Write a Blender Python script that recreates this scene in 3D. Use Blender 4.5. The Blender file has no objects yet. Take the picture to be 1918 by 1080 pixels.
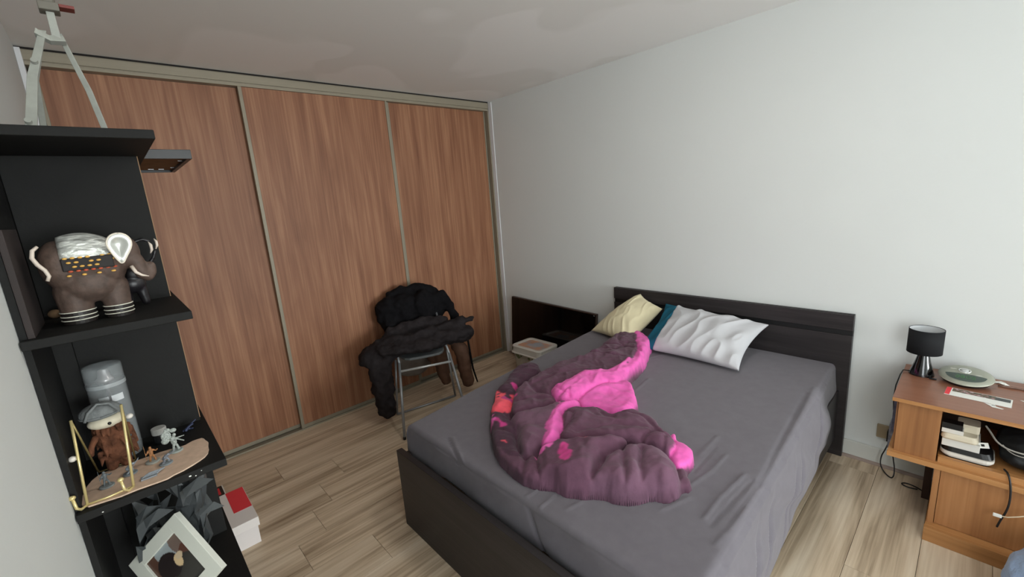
import bpy, bmesh, math, random
import numpy as np
from mathutils import Vector, Matrix
S = bpy.context.scene
COL = S.collection
random.seed(7)
rng = np.random.RandomState(11)

# ---------------------------------------------------------------- camera
cam_d = bpy.data.cameras.new('camera'); cam = bpy.data.objects.new('camera', cam_d); COL.objects.link(cam)
def cam_rot(a, b, c):
    v = Vector((math.cos(a)*math.cos(b), math.sin(a)*math.cos(b), -math.sin(b)))
    r0 = Vector((math.sin(a), -math.cos(a), 0)); u0 = r0.cross(v)
    r = math.cos(c)*r0 + math.sin(c)*u0; u = -math.sin(c)*r0 + math.cos(c)*u0
    return Matrix((r, u, -v)).transposed()
cam.matrix_world = Matrix.Translation((3.3197, -2.8835, 1.6011)) @ cam_rot(2.4031, 0.2083, -0.0740).to_4x4()
cam_d.sensor_width = 36; cam_d.lens = 808.0/1918*36; cam_d.clip_start = .02
S.camera = cam

# ---------------------------------------------------------------- view, world, lights
S.view_settings.view_transform = 'Standard'; S.view_settings.look = 'None'
S.view_settings.gamma = 1; S.view_settings.use_curve_mapping = False
S.view_settings.exposure = 0.0
W = bpy.data.worlds.new('world'); S.world = W; W.use_nodes = True
W.node_tree.nodes['Background'].inputs[0].default_value = (.80, .90, 1, 1)
W.node_tree.nodes['Background'].inputs[1].default_value = 1.6
def area(name, loc, target, sx, sy, power, col):
    d = bpy.data.lights.new(name, 'AREA'); d.shape = 'RECTANGLE'; d.size = sx; d.size_y = sy; d.energy = power; d.color = col
    o = bpy.data.objects.new(name, d); COL.objects.link(o); o.location = loc
    o.rotation_euler = (Vector(target)-Vector(loc)).to_track_quat('-Z', 'Z').to_euler()
    return o
YWL = -3.04
XW = 9.5                                      # window wall
area('window_daylight', (XW+.30, -1.50, 1.45), (0, -1.50, 1.55), 2.8, 2.3, 480, (.955, 1, 1))

area('side_window_fill', (4.35, YWL-.25, 1.35), (2.6, 0, 1.9), 1.3, 2.1, 46, (.955, 1, 1))  # fill light through an added side opening behind the camera

# ---------------------------------------------------------------- helpers
WL = {}
def link(o): COL.objects.link(o); return o
def meta(o, label=None, cat=None, group=None, kind=None):
    if label: o['label'] = label
    if cat: o['category'] = cat
    if group: o['group'] = group
    if kind: o['kind'] = kind
    return o
def thing(name, label, cat, loc, group=None, kind=None):
    o = bpy.data.objects.new(name, None); o.empty_display_size = .05; link(o); o.location = loc; WL[o.name] = Vector(loc)
    return meta(o, label, cat, group, kind)
def struct(name, loc=(0,0,0)):
    o = bpy.data.objects.new(name, None); link(o); o.location = loc; WL[o.name] = Vector(loc); o['kind'] = 'structure'; return o

class MB:
    def __init__(s): s.v = []; s.f = []; s.m = []
    def add(s, vs, fs, mi=0):
        b = len(s.v); s.v += [tuple(v) for v in vs]; s.f += [tuple(b+i for i in f) for f in fs]; s.m += [mi]*len(fs); return s
    def box(s, a, b, mi=0, M=None):
        x0,y0,z0 = a; x1,y1,z1 = b
        if x0>x1: x0,x1 = x1,x0
        if y0>y1: y0,y1 = y1,y0
        if z0>z1: z0,z1 = z1,z0
        vs = [Vector(p) for p in ((x0,y0,z0),(x1,y0,z0),(x1,y1,z0),(x0,y1,z0),(x0,y0,z1),(x1,y0,z1),(x1,y1,z1),(x0,y1,z1))]
        if M is not None: vs = [M@v for v in vs]
        return s.add(vs, [(0,3,2,1),(4,5,6,7),(0,1,5,4),(1,2,6,5),(2,3,7,6),(3,0,4,7)], mi)
    def cyl(s, p0, p1, r0, r1=None, n=16, mi=0, caps=True):
        r1 = r0 if r1 is None else r1
        p0 = Vector(p0); p1 = Vector(p1); d = (p1-p0).normalized()
        a = d.orthogonal().normalized(); b = d.cross(a)
        vs = []
        for p, r in ((p0,r0),(p1,r1)):
            for i in range(n):
                t = 2*math.pi*i/n; vs.append(p+(a*math.cos(t)+b*math.sin(t))*r)
        fs = [(i,(i+1)%n,n+(i+1)%n,n+i) for i in range(n)]
        if caps: fs += [tuple(reversed(range(n))), tuple(range(n,2*n))]
        return s.add(vs, fs, mi)
    def tube(s, pts, r, n=8, mi=0):
        pts = [Vector(p) for p in pts]; rs = r if isinstance(r,(list,tuple)) else [r]*len(pts)
        vs = []; prev = None
        for k, p in enumerate(pts):
            d = (pts[min(k+1,len(pts)-1)]-pts[max(k-1,0)]).normalized()
            a = d.orthogonal().normalized() if prev is None else (prev-d*prev.dot(d)).normalized()
            prev = a; b = d.cross(a)
            for i in range(n):
                t = 2*math.pi*i/n; vs.append(p+(a*math.cos(t)+b*math.sin(t))*rs[k])
        fs = []
        for k in range(len(pts)-1):
            for i in range(n): fs.append((k*n+i,k*n+(i+1)%n,(k+1)*n+(i+1)%n,(k+1)*n+i))
        fs += [tuple(reversed(range(n))), tuple(range((len(pts)-1)*n,len(pts)*n))]
        return s.add(vs, fs, mi)
    def lathe(s, prof, c, n=32, mi=0, axis=None, closed=True):
        c = Vector(c); M = Matrix.Identity(3) if axis is None else Vector((0,0,1)).rotation_difference(Vector(axis)).to_matrix()
        vs = [c+M@Vector((r*math.cos(2*math.pi*i/n), r*math.sin(2*math.pi*i/n), z)) for r,z in prof for i in range(n)]
        fs = [(k*n+i,k*n+(i+1)%n,(k+1)*n+(i+1)%n,(k+1)*n+i) for k in range(len(prof)-1) for i in range(n)]
        if closed: fs += [tuple(reversed(range(n))), tuple(range((len(prof)-1)*n,len(prof)*n))]
        return s.add(vs, fs, mi)
    def ell(s, c, r, n=16, m=10, mi=0, M=None):
        c = Vector(c); vs = []; fs = []
        for j in range(m+1):
            ph = math.pi*j/m
            for i in range(n):
                t = 2*math.pi*i/n; v = Vector((r[0]*math.sin(ph)*math.cos(t), r[1]*math.sin(ph)*math.sin(t), -r[2]*math.cos(ph)))
                if M is not None: v = M@v
                vs.append(c+v)
        for j in range(m):
            for i in range(n): fs.append((j*n+i, j*n+(i+1)%n, (j+1)*n+(i+1)%n, (j+1)*n+i))
        return s.add(vs, fs, mi)
    def prism(s, poly, z0, z1, mi=0, M=None):
        n = len(poly); vs = [Vector((x,y,z)) for z in (z0,z1) for x,y in poly]
        if M is not None: vs = [M@v for v in vs]
        return s.add(vs, [tuple(reversed(range(n))), tuple(range(n,2*n))]+[(i,(i+1)%n,n+(i+1)%n,n+i) for i in range(n)], mi)
    def mesh(s, name, off=Vector((0,0,0)), smooth=False):
        me = bpy.data.meshes.new(name)
        me.from_pydata([tuple(Vector(v)-off) for v in s.v], [], s.f)
        me.polygons.foreach_set('material_index', s.m)
        if smooth: me.polygons.foreach_set('use_smooth', [True]*len(s.f))
        me.update(); return me
    def build(s, name, mats, parent=None, smooth=False, bevel=0, loc=None, fix=True):
        off = WL[parent.name] if parent is not None else (Vector(loc) if loc is not None else Vector((0,0,0)))
        me = s.mesh(name, off, smooth)
        if fix:
            bm = bmesh.new(); bm.from_mesh(me); bmesh.ops.remove_doubles(bm, verts=bm.verts, dist=1e-6)
            bmesh.ops.recalc_face_normals(bm, faces=bm.faces); bm.to_mesh(me); bm.free()
        for m in (mats if isinstance(mats,(list,tuple)) else [mats]): me.materials.append(m)
        o = bpy.data.objects.new(name, me); link(o)
        if parent is not None: o.parent = parent; WL[o.name] = off
        elif loc is not None: o.location = loc; WL[o.name] = off
        else: WL[o.name] = Vector((0,0,0))
        if bevel:
            b = o.modifiers.new('bevel','BEVEL'); b.width = bevel; b.segments = 2; b.limit_method = 'ANGLE'; b.angle_limit = .6
            b.harden_normals = False
        if smooth == 'auto': pass
        return o
def B(name, a, b, mat, parent=None, bevel=.0015, loc=None):
    return MB().box(a,b).build(name, mat, parent, bevel=bevel, loc=loc)

_tex = {}
def clouds(scale, depth=2, typ='CLOUDS'):
    k = (scale,depth,typ)
    if k not in _tex:
        t = bpy.data.textures.new('relief', typ)
        if typ == 'CLOUDS': t.noise_depth = depth
        if typ != 'NONE': t.noise_scale = scale
        _tex[k] = t
    return _tex[k]
def blob(name, shapes, voxel, mat, parent=None, loc=None, smooth=2, disp=None, flat=False):
    """one continuous surface grown round capsules / ellipsoids"""
    mb = MB()
    for sh in shapes:
        if sh[0] == 'c':
            _, p0, p1, r0, r1 = sh; p0 = Vector(p0); p1 = Vector(p1)
            mb.cyl(p0,p1,r0,r1,14); mb.ell(p0,(r0,)*3,14,8); mb.ell(p1,(r1,)*3,14,8)
        elif sh[0] == 'e': mb.ell(sh[1], sh[2], 20, 12, M=(sh[3] if len(sh)>3 else None))
        elif sh[0] == 'b': mb.box(sh[1], sh[2])
        elif sh[0] == 't':
            for k in range(len(sh[1])-1):
                r = sh[2] if isinstance(sh[2],(list,tuple)) else [sh[2]]*len(sh[1])
                mb.cyl(sh[1][k],sh[1][k+1],r[k],r[k+1],10); mb.ell(sh[1][k],(r[k],)*3,10,6); mb.ell(sh[1][k+1],(r[k+1],)*3,10,6)
    off = WL[parent.name] if parent is not None else Vector(loc)
    me = mb.mesh(name, off); me.materials.append(mat)
    o = bpy.data.objects.new(name, me); link(o)
    if parent is not None: o.parent = parent
    else: o.location = loc
    WL[o.name] = Vector(off)
    r = o.modifiers.new('remesh','REMESH'); r.mode = 'VOXEL'; r.voxel_size = voxel; r.use_smooth_shade = not flat
    if smooth:
        m = o.modifiers.new('smooth','SMOOTH'); m.factor = .6; m.iterations = smooth
    for d in (disp or []):
        m = o.modifiers.new('relief','DISPLACE'); m.texture = clouds(*d[0]) if isinstance(d[0],tuple) else clouds(d[0]); m.strength = d[1]; m.mid_level = .5
        m.texture_coords = 'LOCAL'
    return o

# ---------------------------------------------------------------- materials
def lin(c): return tuple((x/12.92 if x <= .04045 else ((x+.055)/1.055)**2.4) for x in [y/255 for y in c])
def mat(name, col, rough=.6, spec=.5, metal=0, noise=None, bump=None, trans=0, alpha=1, coat=0, sheen=0, rough_var=0):
    """col: srgb 0-255. noise=(scale,amount,stretch) colour variation; bump=(scale,strength,dist,stretch)"""
    m = bpy.data.materials.new(name); m.use_nodes = True; nt = m.node_tree; N = nt.nodes; Lk = nt.links
    p = N['Principled BSDF']; c = lin(col)
    p.inputs['Base Color'].default_value = (*c,1); p.inputs['Roughness'].default_value = rough
    p.inputs['Specular IOR Level'].default_value = spec; p.inputs['Metallic'].default_value = metal
    p.inputs['Coat Weight'].default_value = coat; p.inputs['Sheen Weight'].default_value = sheen
    if trans: p.inputs['Transmission Weight'].default_value = trans; p.inputs['IOR'].default_value = 1.1
    tc = N.new('ShaderNodeTexCoord')
    def nz(scale, st, detail=5):
        mp = N.new('ShaderNodeMapping'); mp.inputs['Scale'].default_value = st; Lk.new(tc.outputs['Object'], mp.inputs['Vector'])
        n = N.new('ShaderNodeTexNoise'); n.inputs['Scale'].default_value = scale; n.inputs['Detail'].default_value = detail
        Lk.new(mp.outputs[0], n.inputs['Vector']); return n
    if noise:
        sc, am = noise[0], noise[1]; st = noise[2] if len(noise)>2 else (1,1,1)
        n = nz(sc, st); r = N.new('ShaderNodeValToRGB')
        r.color_ramp.elements[0].position = .3; r.color_ramp.elements[1].position = .7
        r.color_ramp.elements[0].color = (*[x*(1-am) for x in c],1); r.color_ramp.elements[1].color = (*[min(1,x*(1+am)) for x in c],1)
        Lk.new(n.outputs['Fac'], r.inputs[0]); Lk.new(r.outputs[0], p.inputs['Base Color'])
    if bump:
        sc, stg, di = bump[:3]; st = bump[3] if len(bump)>3 else (1,1,1)
        n = nz(sc, st, 6); b = N.new('ShaderNodeBump'); b.inputs['Strength'].default_value = stg; b.inputs['Distance'].default_value = di
        Lk.new(n.outputs['Fac'], b.inputs['Height']); Lk.new(b.outputs[0], p.inputs['Normal'])
    if alpha < 1:
        p.inputs['Alpha'].default_value = alpha
    return m
def wood(name, c_dark, c_mid, c_light, axis, lo=.34, hi=.66, blot=.3, *, rough=.45, spec=.4, fine=1.0, rnd=.12, streak=1.0, bump=.15, knots=False):
    """axis: index of the grain direction"""
    m = bpy.data.materials.new(name); m.use_nodes = True; nt = m.node_tree; N = nt.nodes; Lk = nt.links
    p = N['Principled BSDF']; p.inputs['Roughness'].default_value = rough; p.inputs['Specular IOR Level'].default_value = spec
    tc = N.new('ShaderNodeTexCoord'); oi = N.new('ShaderNodeObjectInfo')
    va = N.new('ShaderNodeVectorMath'); va.operation = 'SCALE'; va.inputs[0].default_value = (7.3,5.1,9.7); Lk.new(oi.outputs['Random'], va.inputs['Scale'])
    ad = N.new('ShaderNodeVectorMath'); ad.operation = 'ADD'; Lk.new(tc.outputs['Object'], ad.inputs[0]); Lk.new(va.outputs[0], ad.inputs[1])
    def nz(st, scale, detail, dist=0):
        s = [1,1,1]; s[axis] = st
        mp = N.new('ShaderNodeMapping'); mp.inputs['Scale'].default_value = s; Lk.new(ad.outputs[0], mp.inputs['Vector'])
        n = N.new('ShaderNodeTexNoise'); n.inputs['Scale'].default_value = scale; n.inputs['Detail'].default_value = detail; n.inputs['Distortion'].default_value = dist
        Lk.new(mp.outputs[0], n.inputs['Vector']); return n
    a = nz(.035, 16*fine, 4, .6*streak); b = nz(.02, 90*fine, 3, .2); d = nz(.12, 5*fine, 5, 2.2)
    mx = N.new('ShaderNodeMix'); mx.data_type = 'FLOAT'; mx.inputs[0].default_value = .42; Lk.new(a.outputs['Fac'], mx.inputs[2]); Lk.new(b.outputs['Fac'], mx.inputs[3])
    mx2 = N.new('ShaderNodeMix'); mx2.data_type = 'FLOAT'; mx2.inputs[0].default_value = blot; Lk.new(mx.outputs[0], mx2.inputs[2]); Lk.new(d.outputs['Fac'], mx2.inputs[3])
    r = N.new('ShaderNodeValToRGB'); e = r.color_ramp.elements
    e[0].position = lo; e[0].color = (*lin(c_dark),1); e[1].position = hi; e[1].color = (*lin(c_light),1)
    k = e.new(.5); k.color = (*lin(c_mid),1); Lk.new(mx2.outputs[0], r.inputs[0])
    hv = N.new('ShaderNodeHueSaturation'); Lk.new(r.outputs[0], hv.inputs['Color'])
    mr = N.new('ShaderNodeMapRange'); mr.inputs[3].default_value = 1-rnd; mr.inputs[4].default_value = 1+rnd
    Lk.new(oi.outputs['Random'], mr.inputs[0]); Lk.new(mr.outputs[0], hv.inputs['Value'])
    Lk.new(hv.outputs[0], p.inputs['Base Color'])
    bp = N.new('ShaderNodeBump'); bp.inputs['Strength'].default_value = bump; bp.inputs['Distance'].default_value = .002
    Lk.new(b.outputs['Fac'], bp.inputs['Height']); Lk.new(bp.outputs[0], p.inputs['Normal'])
    return m
def attr_cloth(name, rough=.9, bumps=(140,.25,.002), bump2=(9,.22,.008)):
    m = bpy.data.materials.new(name); m.use_nodes = True; nt = m.node_tree; N = nt.nodes; Lk = nt.links
    p = N['Principled BSDF']; p.inputs['Roughness'].default_value = rough; p.inputs['Specular IOR Level'].default_value = .15; p.inputs['Sheen Weight'].default_value = .12
    p.inputs['Sheen Roughness'].default_value = .5
    a = N.new('ShaderNodeAttribute'); a.attribute_name = 'print'; tc = N.new('ShaderNodeTexCoord')
    n = N.new('ShaderNodeTexNoise'); n.inputs['Scale'].default_value = 22; n.inputs['Detail'].default_value = 8; Lk.new(tc.outputs['Object'], n.inputs['Vector'])
    mr = N.new('ShaderNodeMapRange'); mr.inputs[1].default_value = .3; mr.inputs[2].default_value = .7; mr.inputs[3].default_value = .86; mr.inputs[4].default_value = 1.12; Lk.new(n.outputs['Fac'], mr.inputs[0])
    hv = N.new('ShaderNodeHueSaturation'); Lk.new(a.outputs['Color'], hv.inputs['Color']); Lk.new(mr.outputs[0], hv.inputs['Value']); Lk.new(hv.outputs[0], p.inputs['Base Color'])
    n2 = N.new('ShaderNodeTexNoise'); n2.inputs['Scale'].default_value = bumps[0]; n2.inputs['Detail'].default_value = 4; Lk.new(tc.outputs['Object'], n2.inputs['Vector'])
    n3 = N.new('ShaderNodeTexNoise'); n3.inputs['Scale'].default_value = bump2[0]; n3.inputs['Detail'].default_value = 5; n3.inputs['Distortion'].default_value = .8; Lk.new(tc.outputs['Object'], n3.inputs['Vector'])
    b1 = N.new('ShaderNodeBump'); b1.inputs['Strength'].default_value = bumps[1]; b1.inputs['Distance'].default_value = bumps[2]; Lk.new(n2.outputs['Fac'], b1.inputs['Height'])
    b2 = N.new('ShaderNodeBump'); b2.inputs['Strength'].default_value = bump2[1]; b2.inputs['Distance'].default_value = bump2[2]; Lk.new(n3.outputs['Fac'], b2.inputs['Height']); Lk.new(b1.outputs[0], b2.inputs['Normal'])
    Lk.new(b2.outputs[0], p.inputs['Normal'])
    return m
M = {}
M['wall'] = mat('wall_paint', (212,215,213), .85, .2, noise=(1.3,.015), bump=(60,.12,.003))
M['wall_dim'] = M['wall']
M['base'] = mat('baseboard_paint', (205,206,200), .5, .4, noise=(6,.04))
M['closet_wood'] = wood('closet_laminate', (112,70,48), (140,96,70), (172,126,95), 2, rough=.52, spec=.35, rnd=.03, bump=.08)
M['alu'] = mat('champagne_aluminium', (138,130,113), .5, .4, .2, noise=(30,.05,(1,1,.05)))
M['alu_rail'] = mat('champagne_rail', (142,134,117), .5, .4, .15, noise=(8,.05,(8,.3,8)))
M['dark_gap'] = mat('closet_inside', (28,24,22), .9)
M['plank'] = wood('floor_laminate', (140,120,97), (200,180,154), (220,203,179), 1, .36, .61, .42, rough=.5, spec=.35, fine=.9, rnd=.05, streak=3, bump=.12)
M['bedwood'] = wood('black_brown_foil', (34,31,32), (44,40,41), (56,51,52), 0, rough=.45, spec=.4, fine=1.2, rnd=.02, bump=.25)
M['bedwood_z'] = M['bedwood']
M['white_matt'] = mat('mattress_ticking', (214,214,216), .9, .2, bump=(80,.2,.002))
M['sheet'] = mat('grey_sheet', (104,100,106), .95, .12, sheen=.15, noise=(26,.05), bump=(300,.3,.001))
M['black_shelf'] = mat('black_painted_board', (21,21,20), .7, .25, noise=(18,.12), bump=(120,.3,.001))
M['edge_wood'] = mat('raw_board_edge', (150,120,92), .8, .2)
M['silver_tube'] = mat('silver_painted_tube', (150,153,156), .4, .5, .5)
M['grey_seat'] = mat('grey_seat_plastic', (92,95,96), .55, .4)
M['black_cloth'] = mat('black_fabric', (20,19,21), .95, .1, noise=(40,.25), bump=(60,.5,.004))
M['char_cloth'] = mat('charcoal_fabric', (41,37,38), .95, .1, noise=(20,.25), bump=(60,.5,.004))
M['brown_cloth'] = mat('brown_lining', (92,66,52), .75, .25, noise=(9,.2), bump=(20,.4,.01))
M['taupe_cloth'] = mat('taupe_lining', (108,98,90), .8, .2, noise=(12,.12), bump=(20,.4,.01))
M['tv'] = mat('tv_glass', (8,7,8), .08, .5)
M['tv_edge'] = mat('tv_bezel', (58,40,34), .3, .5)
M['white_pl'] = mat('white_plastic', (212,208,200), .4, .4)
M['cream_pl'] = mat('cream_plastic', (206,196,174), .45, .4)
M['black_pl'] = mat('black_plastic', (14,14,16), .4, .4)
M['black_gloss'] = mat('black_glazed_ceramic', (8,9,10), .12, .6, coat=.5)
M['shade'] = mat('black_lampshade', (30,31,33), .85, .2, bump=(300,.2,.001))
M['shade_in'] = mat('white_shade_lining', (205,208,210), .8, .2)
M['cab'] = wood('cabinet_veneer', (128,84,50), (156,107,66), (176,126,82), 2, rough=.4, spec=.4, fine=.8, rnd=.04, bump=.06)
M['cab_h'] = wood('cabinet_veneer_light', (146,100,58), (172,122,74), (190,140,90), 0, rough=.4, spec=.4, fine=.8, rnd=.03, bump=.06)
M['cab_top'] = wood('cabinet_top_veneer', (120,78,58), (138,92,70), (150,104,82), 0, rough=.28, spec=.5, fine=.6, rnd=.02, bump=.03)
M['cab_dark'] = mat('cabinet_inside', (58,36,26), .6)
M['cable'] = mat('black_cable', (16,15,16), .5)
M['wcable'] = mat('grey_cable', (150,146,138), .5)
M['paper'] = mat('white_paper', (226,226,220), .7, .3)
M['red'] = mat('red_print', (224,62,70), .6, .3)
M['gold'] = mat('brass_wire', (222,204,146), .3, .5, .45)
M['card'] = mat('torn_cardboard', (206,178,156), .9, .2, noise=(60,.1))
M['duvet'] = attr_cloth('duvet_cotton')
M['pillow_grey'] = mat('light_grey_pillowcase', (186,186,189), .95, .12, sheen=.1, noise=(9,.03), bump=(200,.25,.001))
M['pillow_cream'] = mat('cream_pillowcase', (216,206,172), .95, .12, sheen=.1, noise=(14,.05), bump=(200,.25,.001))
M['pillow_teal'] = mat('teal_pillowcase', (32,92,114), .95, .12, noise=(14,.08), bump=(200,.25,.001))
DUVET=[
  ('base',0.068,0.05,'purple',[(1.633, -0.352), (1.704, -0.622), (1.738, -0.841), (1.672, -0.979), (1.691, -1.194), (1.539, -1.121), (1.496, -1.207), (1.543, -1.305), (1.611, -1.442), (1.638, -1.525), (1.733, -1.632), (1.762, -1.666), (1.84, -1.736), (2.003, -1.86), (2.127, -1.907), (2.24, -1.928), (2.307, -1.911), (2.352, -1.879), (2.387, -1.875), (2.426, -1.868), (2.514, -1.794), (2.56, -1.79), (2.619, -1.752), (2.645, -1.693), (2.696, -1.677), (2.703, -1.631), (2.702, -1.595), (2.724, -1.587), (2.719, -1.557), (2.688, -1.525), (2.676, -1.486), (2.676, -1.429), (2.647, -1.387), (2.602, -1.357), (2.595, -1.388), (2.557, -1.32), (2.541, -1.344), (2.485, -1.318), (2.4, -1.279), (2.343, -1.268), (2.296, -1.184), (2.201, -1.086), (2.141, -1.05), (2.079, -0.775), (2.037, -0.654), (1.931, -0.421), (1.909, -0.375), (1.848, -0.322), (1.674, -0.264)]),
  ('leftpile',0.059,0.05,'dark',[(1.526, -1.108), (1.685, -1.197), (1.685, -1.32), (1.698, -1.424), (1.768, -1.533), (1.645, -1.524), (1.598, -1.431), (1.53, -1.294), (1.482, -1.194)]),
  ('coral',0.043,0.04,'coral',[(1.604, -1.497), (1.683, -1.435), (1.79, -1.536), (1.87, -1.636), (1.803, -1.667), (1.76, -1.668), (1.7, -1.607)]),
  ('leftlow',0.062,0.06,'dark',[(1.781, -1.686), (1.864, -1.664), (2.0, -1.706), (2.094, -1.798), (2.189, -1.829), (2.25, -1.905), (2.269, -1.952), (2.121, -1.902), (2.005, -1.858), (1.935, -1.807)]),
  ('arm',0.087,0.07,'purple',[(1.7, -0.304), (1.646, -0.37), (1.729, -0.658), (1.763, -0.873), (1.698, -1.009), (1.716, -1.22), (1.7, -1.354), (1.747, -1.481), (1.814, -1.57), (1.915, -1.685), (1.979, -1.58), (2.008, -1.437), (1.951, -1.424), (1.878, -1.346), (1.914, -1.268), (1.986, -1.179), (2.065, -1.049), (2.093, -0.937), (2.023, -0.684), (1.842, -0.381)]),
  ('pinkband',0.096,0.06,'pink',[(1.712, -0.324), (1.839, -0.503), (1.951, -0.623), (1.996, -0.781), (2.005, -1.052), (1.918, -1.089), (1.902, -1.139), (1.916, -1.295), (1.884, -1.344), (1.918, -1.391), (1.995, -1.445), (2.041, -1.451), (2.063, -1.406), (2.068, -1.35), (2.061, -1.256), (2.098, -1.146), (2.155, -1.111), (2.095, -0.931), (2.079, -0.775), (2.037, -0.654), (1.931, -0.421), (1.941, -0.432), (1.881, -0.381)]),
  ('pinklobe',0.071,0.06,'pink',[(2.02, -1.201), (2.076, -1.116), (2.14, -1.049), (2.149, -0.992), (2.244, -1.098), (2.296, -1.185), (2.329, -1.318), (2.285, -1.379), (2.16, -1.368), (2.118, -1.416), (2.063, -1.375), (2.034, -1.309)]),
  ('mid',0.081,0.06,'light',[(1.911, -1.689), (1.965, -1.565), (2.013, -1.443), (2.075, -1.422), (2.129, -1.544), (2.229, -1.691), (2.197, -1.765), (2.196, -1.85), (2.11, -1.817), (2.015, -1.729)]),
  ('pinkstrip',0.108,0.1,'pink',[(2.035, -1.467), (2.105, -1.397), (2.154, -1.44), (2.12, -1.495), (2.118, -1.541), (2.181, -1.612), (2.254, -1.717), (2.222, -1.79), (2.162, -1.713), (2.097, -1.622), (2.056, -1.533)]),
  ('roll',0.102,0.05,'purple',[(2.119, -1.542), (2.11, -1.483), (2.148, -1.44), (2.18, -1.434), (2.171, -1.381), (2.242, -1.397), (2.303, -1.412), (2.314, -1.358), (2.354, -1.313), (2.426, -1.324), (2.508, -1.361), (2.578, -1.4), (2.596, -1.435), (2.605, -1.495), (2.574, -1.502), (2.488, -1.495), (2.409, -1.562), (2.328, -1.629), (2.249, -1.716), (2.174, -1.607)]),
  ('lobeA',0.115,0.08,'purple',[(2.234, -1.835), (2.225, -1.793), (2.257, -1.721), (2.307, -1.654), (2.378, -1.59), (2.47, -1.543), (2.473, -1.604), (2.446, -1.679), (2.462, -1.719), (2.49, -1.828), (2.439, -1.849), (2.423, -1.871), (2.387, -1.875), (2.423, -1.947), (2.354, -1.917), (2.31, -1.893), (2.265, -1.865)]),
  ('lobeB',0.105,0.08,'light',[(2.442, -1.675), (2.473, -1.593), (2.496, -1.509), (2.566, -1.504), (2.628, -1.539), (2.678, -1.582), (2.721, -1.661), (2.694, -1.628), (2.696, -1.677), (2.645, -1.693), (2.619, -1.752), (2.56, -1.79), (2.514, -1.794), (2.444, -1.849), (2.484, -1.818), (2.456, -1.708)]),
  ('lobeC',0.068,0.06,'purple',[(2.013, -1.862), (2.081, -1.861), (2.107, -1.818), (2.186, -1.841), (2.2, -1.8), (2.275, -1.858), (2.388, -1.91), (2.352, -1.879), (2.307, -1.911), (2.24, -1.928), (2.127, -1.907)]),
  ('flap',0.053,0.04,'pink',[(2.557, -1.453), (2.564, -1.398), (2.531, -1.325), (2.545, -1.297), (2.584, -1.371), (2.606, -1.364), (2.648, -1.385), (2.675, -1.431), (2.67, -1.495), (2.649, -1.539)]),
  ('tail',0.037,0.04,'purple',[(2.631, -1.503), (2.676, -1.503), (2.719, -1.561), (2.721, -1.586), (2.701, -1.592), (2.705, -1.676)]),
]
BLOTS=[('magenta',(2.308, -1.754),(2.366, -1.807),0.016),('coral',(2.317, -1.657),(2.348, -1.662),0.014),('pink',(2.24, -1.812),(2.259, -1.777),0.012),('magenta',(1.7, -1.573),(1.788, -1.534),0.012),('magenta',(1.892, -1.74),(1.941, -1.75),0.012),('coral',(2.049, -1.832),(2.09, -1.839),0.01),('magenta',(1.678, -1.429),(1.712, -1.445),0.01),('coral',(1.688, -1.191),(1.698, -1.164),0.01),('pink',(2.02, -1.474),(2.054, -1.475),0.01),('pink',(1.836, -1.724),(1.895, -1.77),0.01)]
CREASES=[([(2.474, -1.594), (2.522, -1.663), (2.592, -1.765), (2.669, -1.839)],0.012,-0.03),
([(2.53, -1.565), (2.58, -1.657), (2.648, -1.754), (2.677, -1.838)],0.012,-0.035),
([(2.503, -1.588), (2.561, -1.672), (2.631, -1.769)],0.02,0.012),
([(2.523, -1.533), (2.56, -1.521), (2.564, -1.499)],0.008,-0.02),
([(2.291, -1.874), (2.362, -1.916), (2.325, -1.887), (2.223, -1.816)],0.01,-0.02),
([(2.29, -1.972), (2.231, -1.906), (2.192, -1.847)],0.01,-0.02),
([(1.698, -1.352), (1.823, -1.418), (1.943, -1.427)],0.014,-0.03),
([(1.854, -1.572), (1.892, -1.49), (1.991, -1.441)],0.014,-0.02),
([(1.938, -1.663), (1.972, -1.536), (2.02, -1.476)],0.012,-0.025),
([(1.914, -1.084), (1.834, -1.218), (1.776, -1.369)],0.01,-0.012),
([(2.064, -1.345), (2.068, -1.242), (2.094, -1.141)],0.007,-0.02),
([(1.919, -1.359), (2.002, -1.394), (2.055, -1.404)],0.01,-0.02),
([(1.999, -1.419), (1.996, -1.345), (2.049, -1.43)],0.008,-0.015),
([(1.947, -0.616), (2.053, -0.73), (2.127, -0.828)],0.01,-0.02),
([(1.736, -0.667), (1.841, -0.655), (1.946, -0.64)],0.01,-0.025),
([(1.769, -0.882), (1.852, -0.844), (1.981, -0.814)],0.01,-0.02),
([(1.761, -0.772), (1.868, -0.754), (1.854, -0.584)],0.01,-0.02),
([(1.667, -0.402), (1.813, -0.613), (1.894, -0.677)],0.01,-0.02),
([(2.18, -1.394), (2.276, -1.446), (2.325, -1.437)],0.008,-0.02),
([(2.333, -1.387), (2.412, -1.366), (2.533, -1.408)],0.009,-0.02),
([(2.124, -1.538), (2.177, -1.527), (2.209, -1.648)],0.012,-0.03),
([(2.27, -1.625), (2.363, -1.493), (2.548, -1.394)],0.012,-0.012),
([(2.491, -1.499), (2.52, -1.428), (2.581, -1.423)],0.01,-0.03),
([(2.586, -1.507), (2.567, -1.451), (2.575, -1.393)],0.008,-0.02),
([(2.449, -1.691), (2.471, -1.802), (2.504, -1.932)],0.01,-0.03),
([(2.013, -1.727), (2.108, -1.815), (2.194, -1.848)],0.012,-0.03),
([(1.965, -1.772), (2.019, -1.757), (2.135, -1.822)],0.012,-0.02),
([(1.867, -1.211), (1.925, -1.272)],0.01,0.01),
([(2.222, -1.49), (2.243, -1.591)],0.02,0.012),
([(2.26, -1.721), (2.404, -1.823), (2.507, -1.927)],0.02,0.012),
([(2.328, -1.664), (2.42, -1.766), (2.471, -1.847)],0.012,-0.01)]
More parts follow.
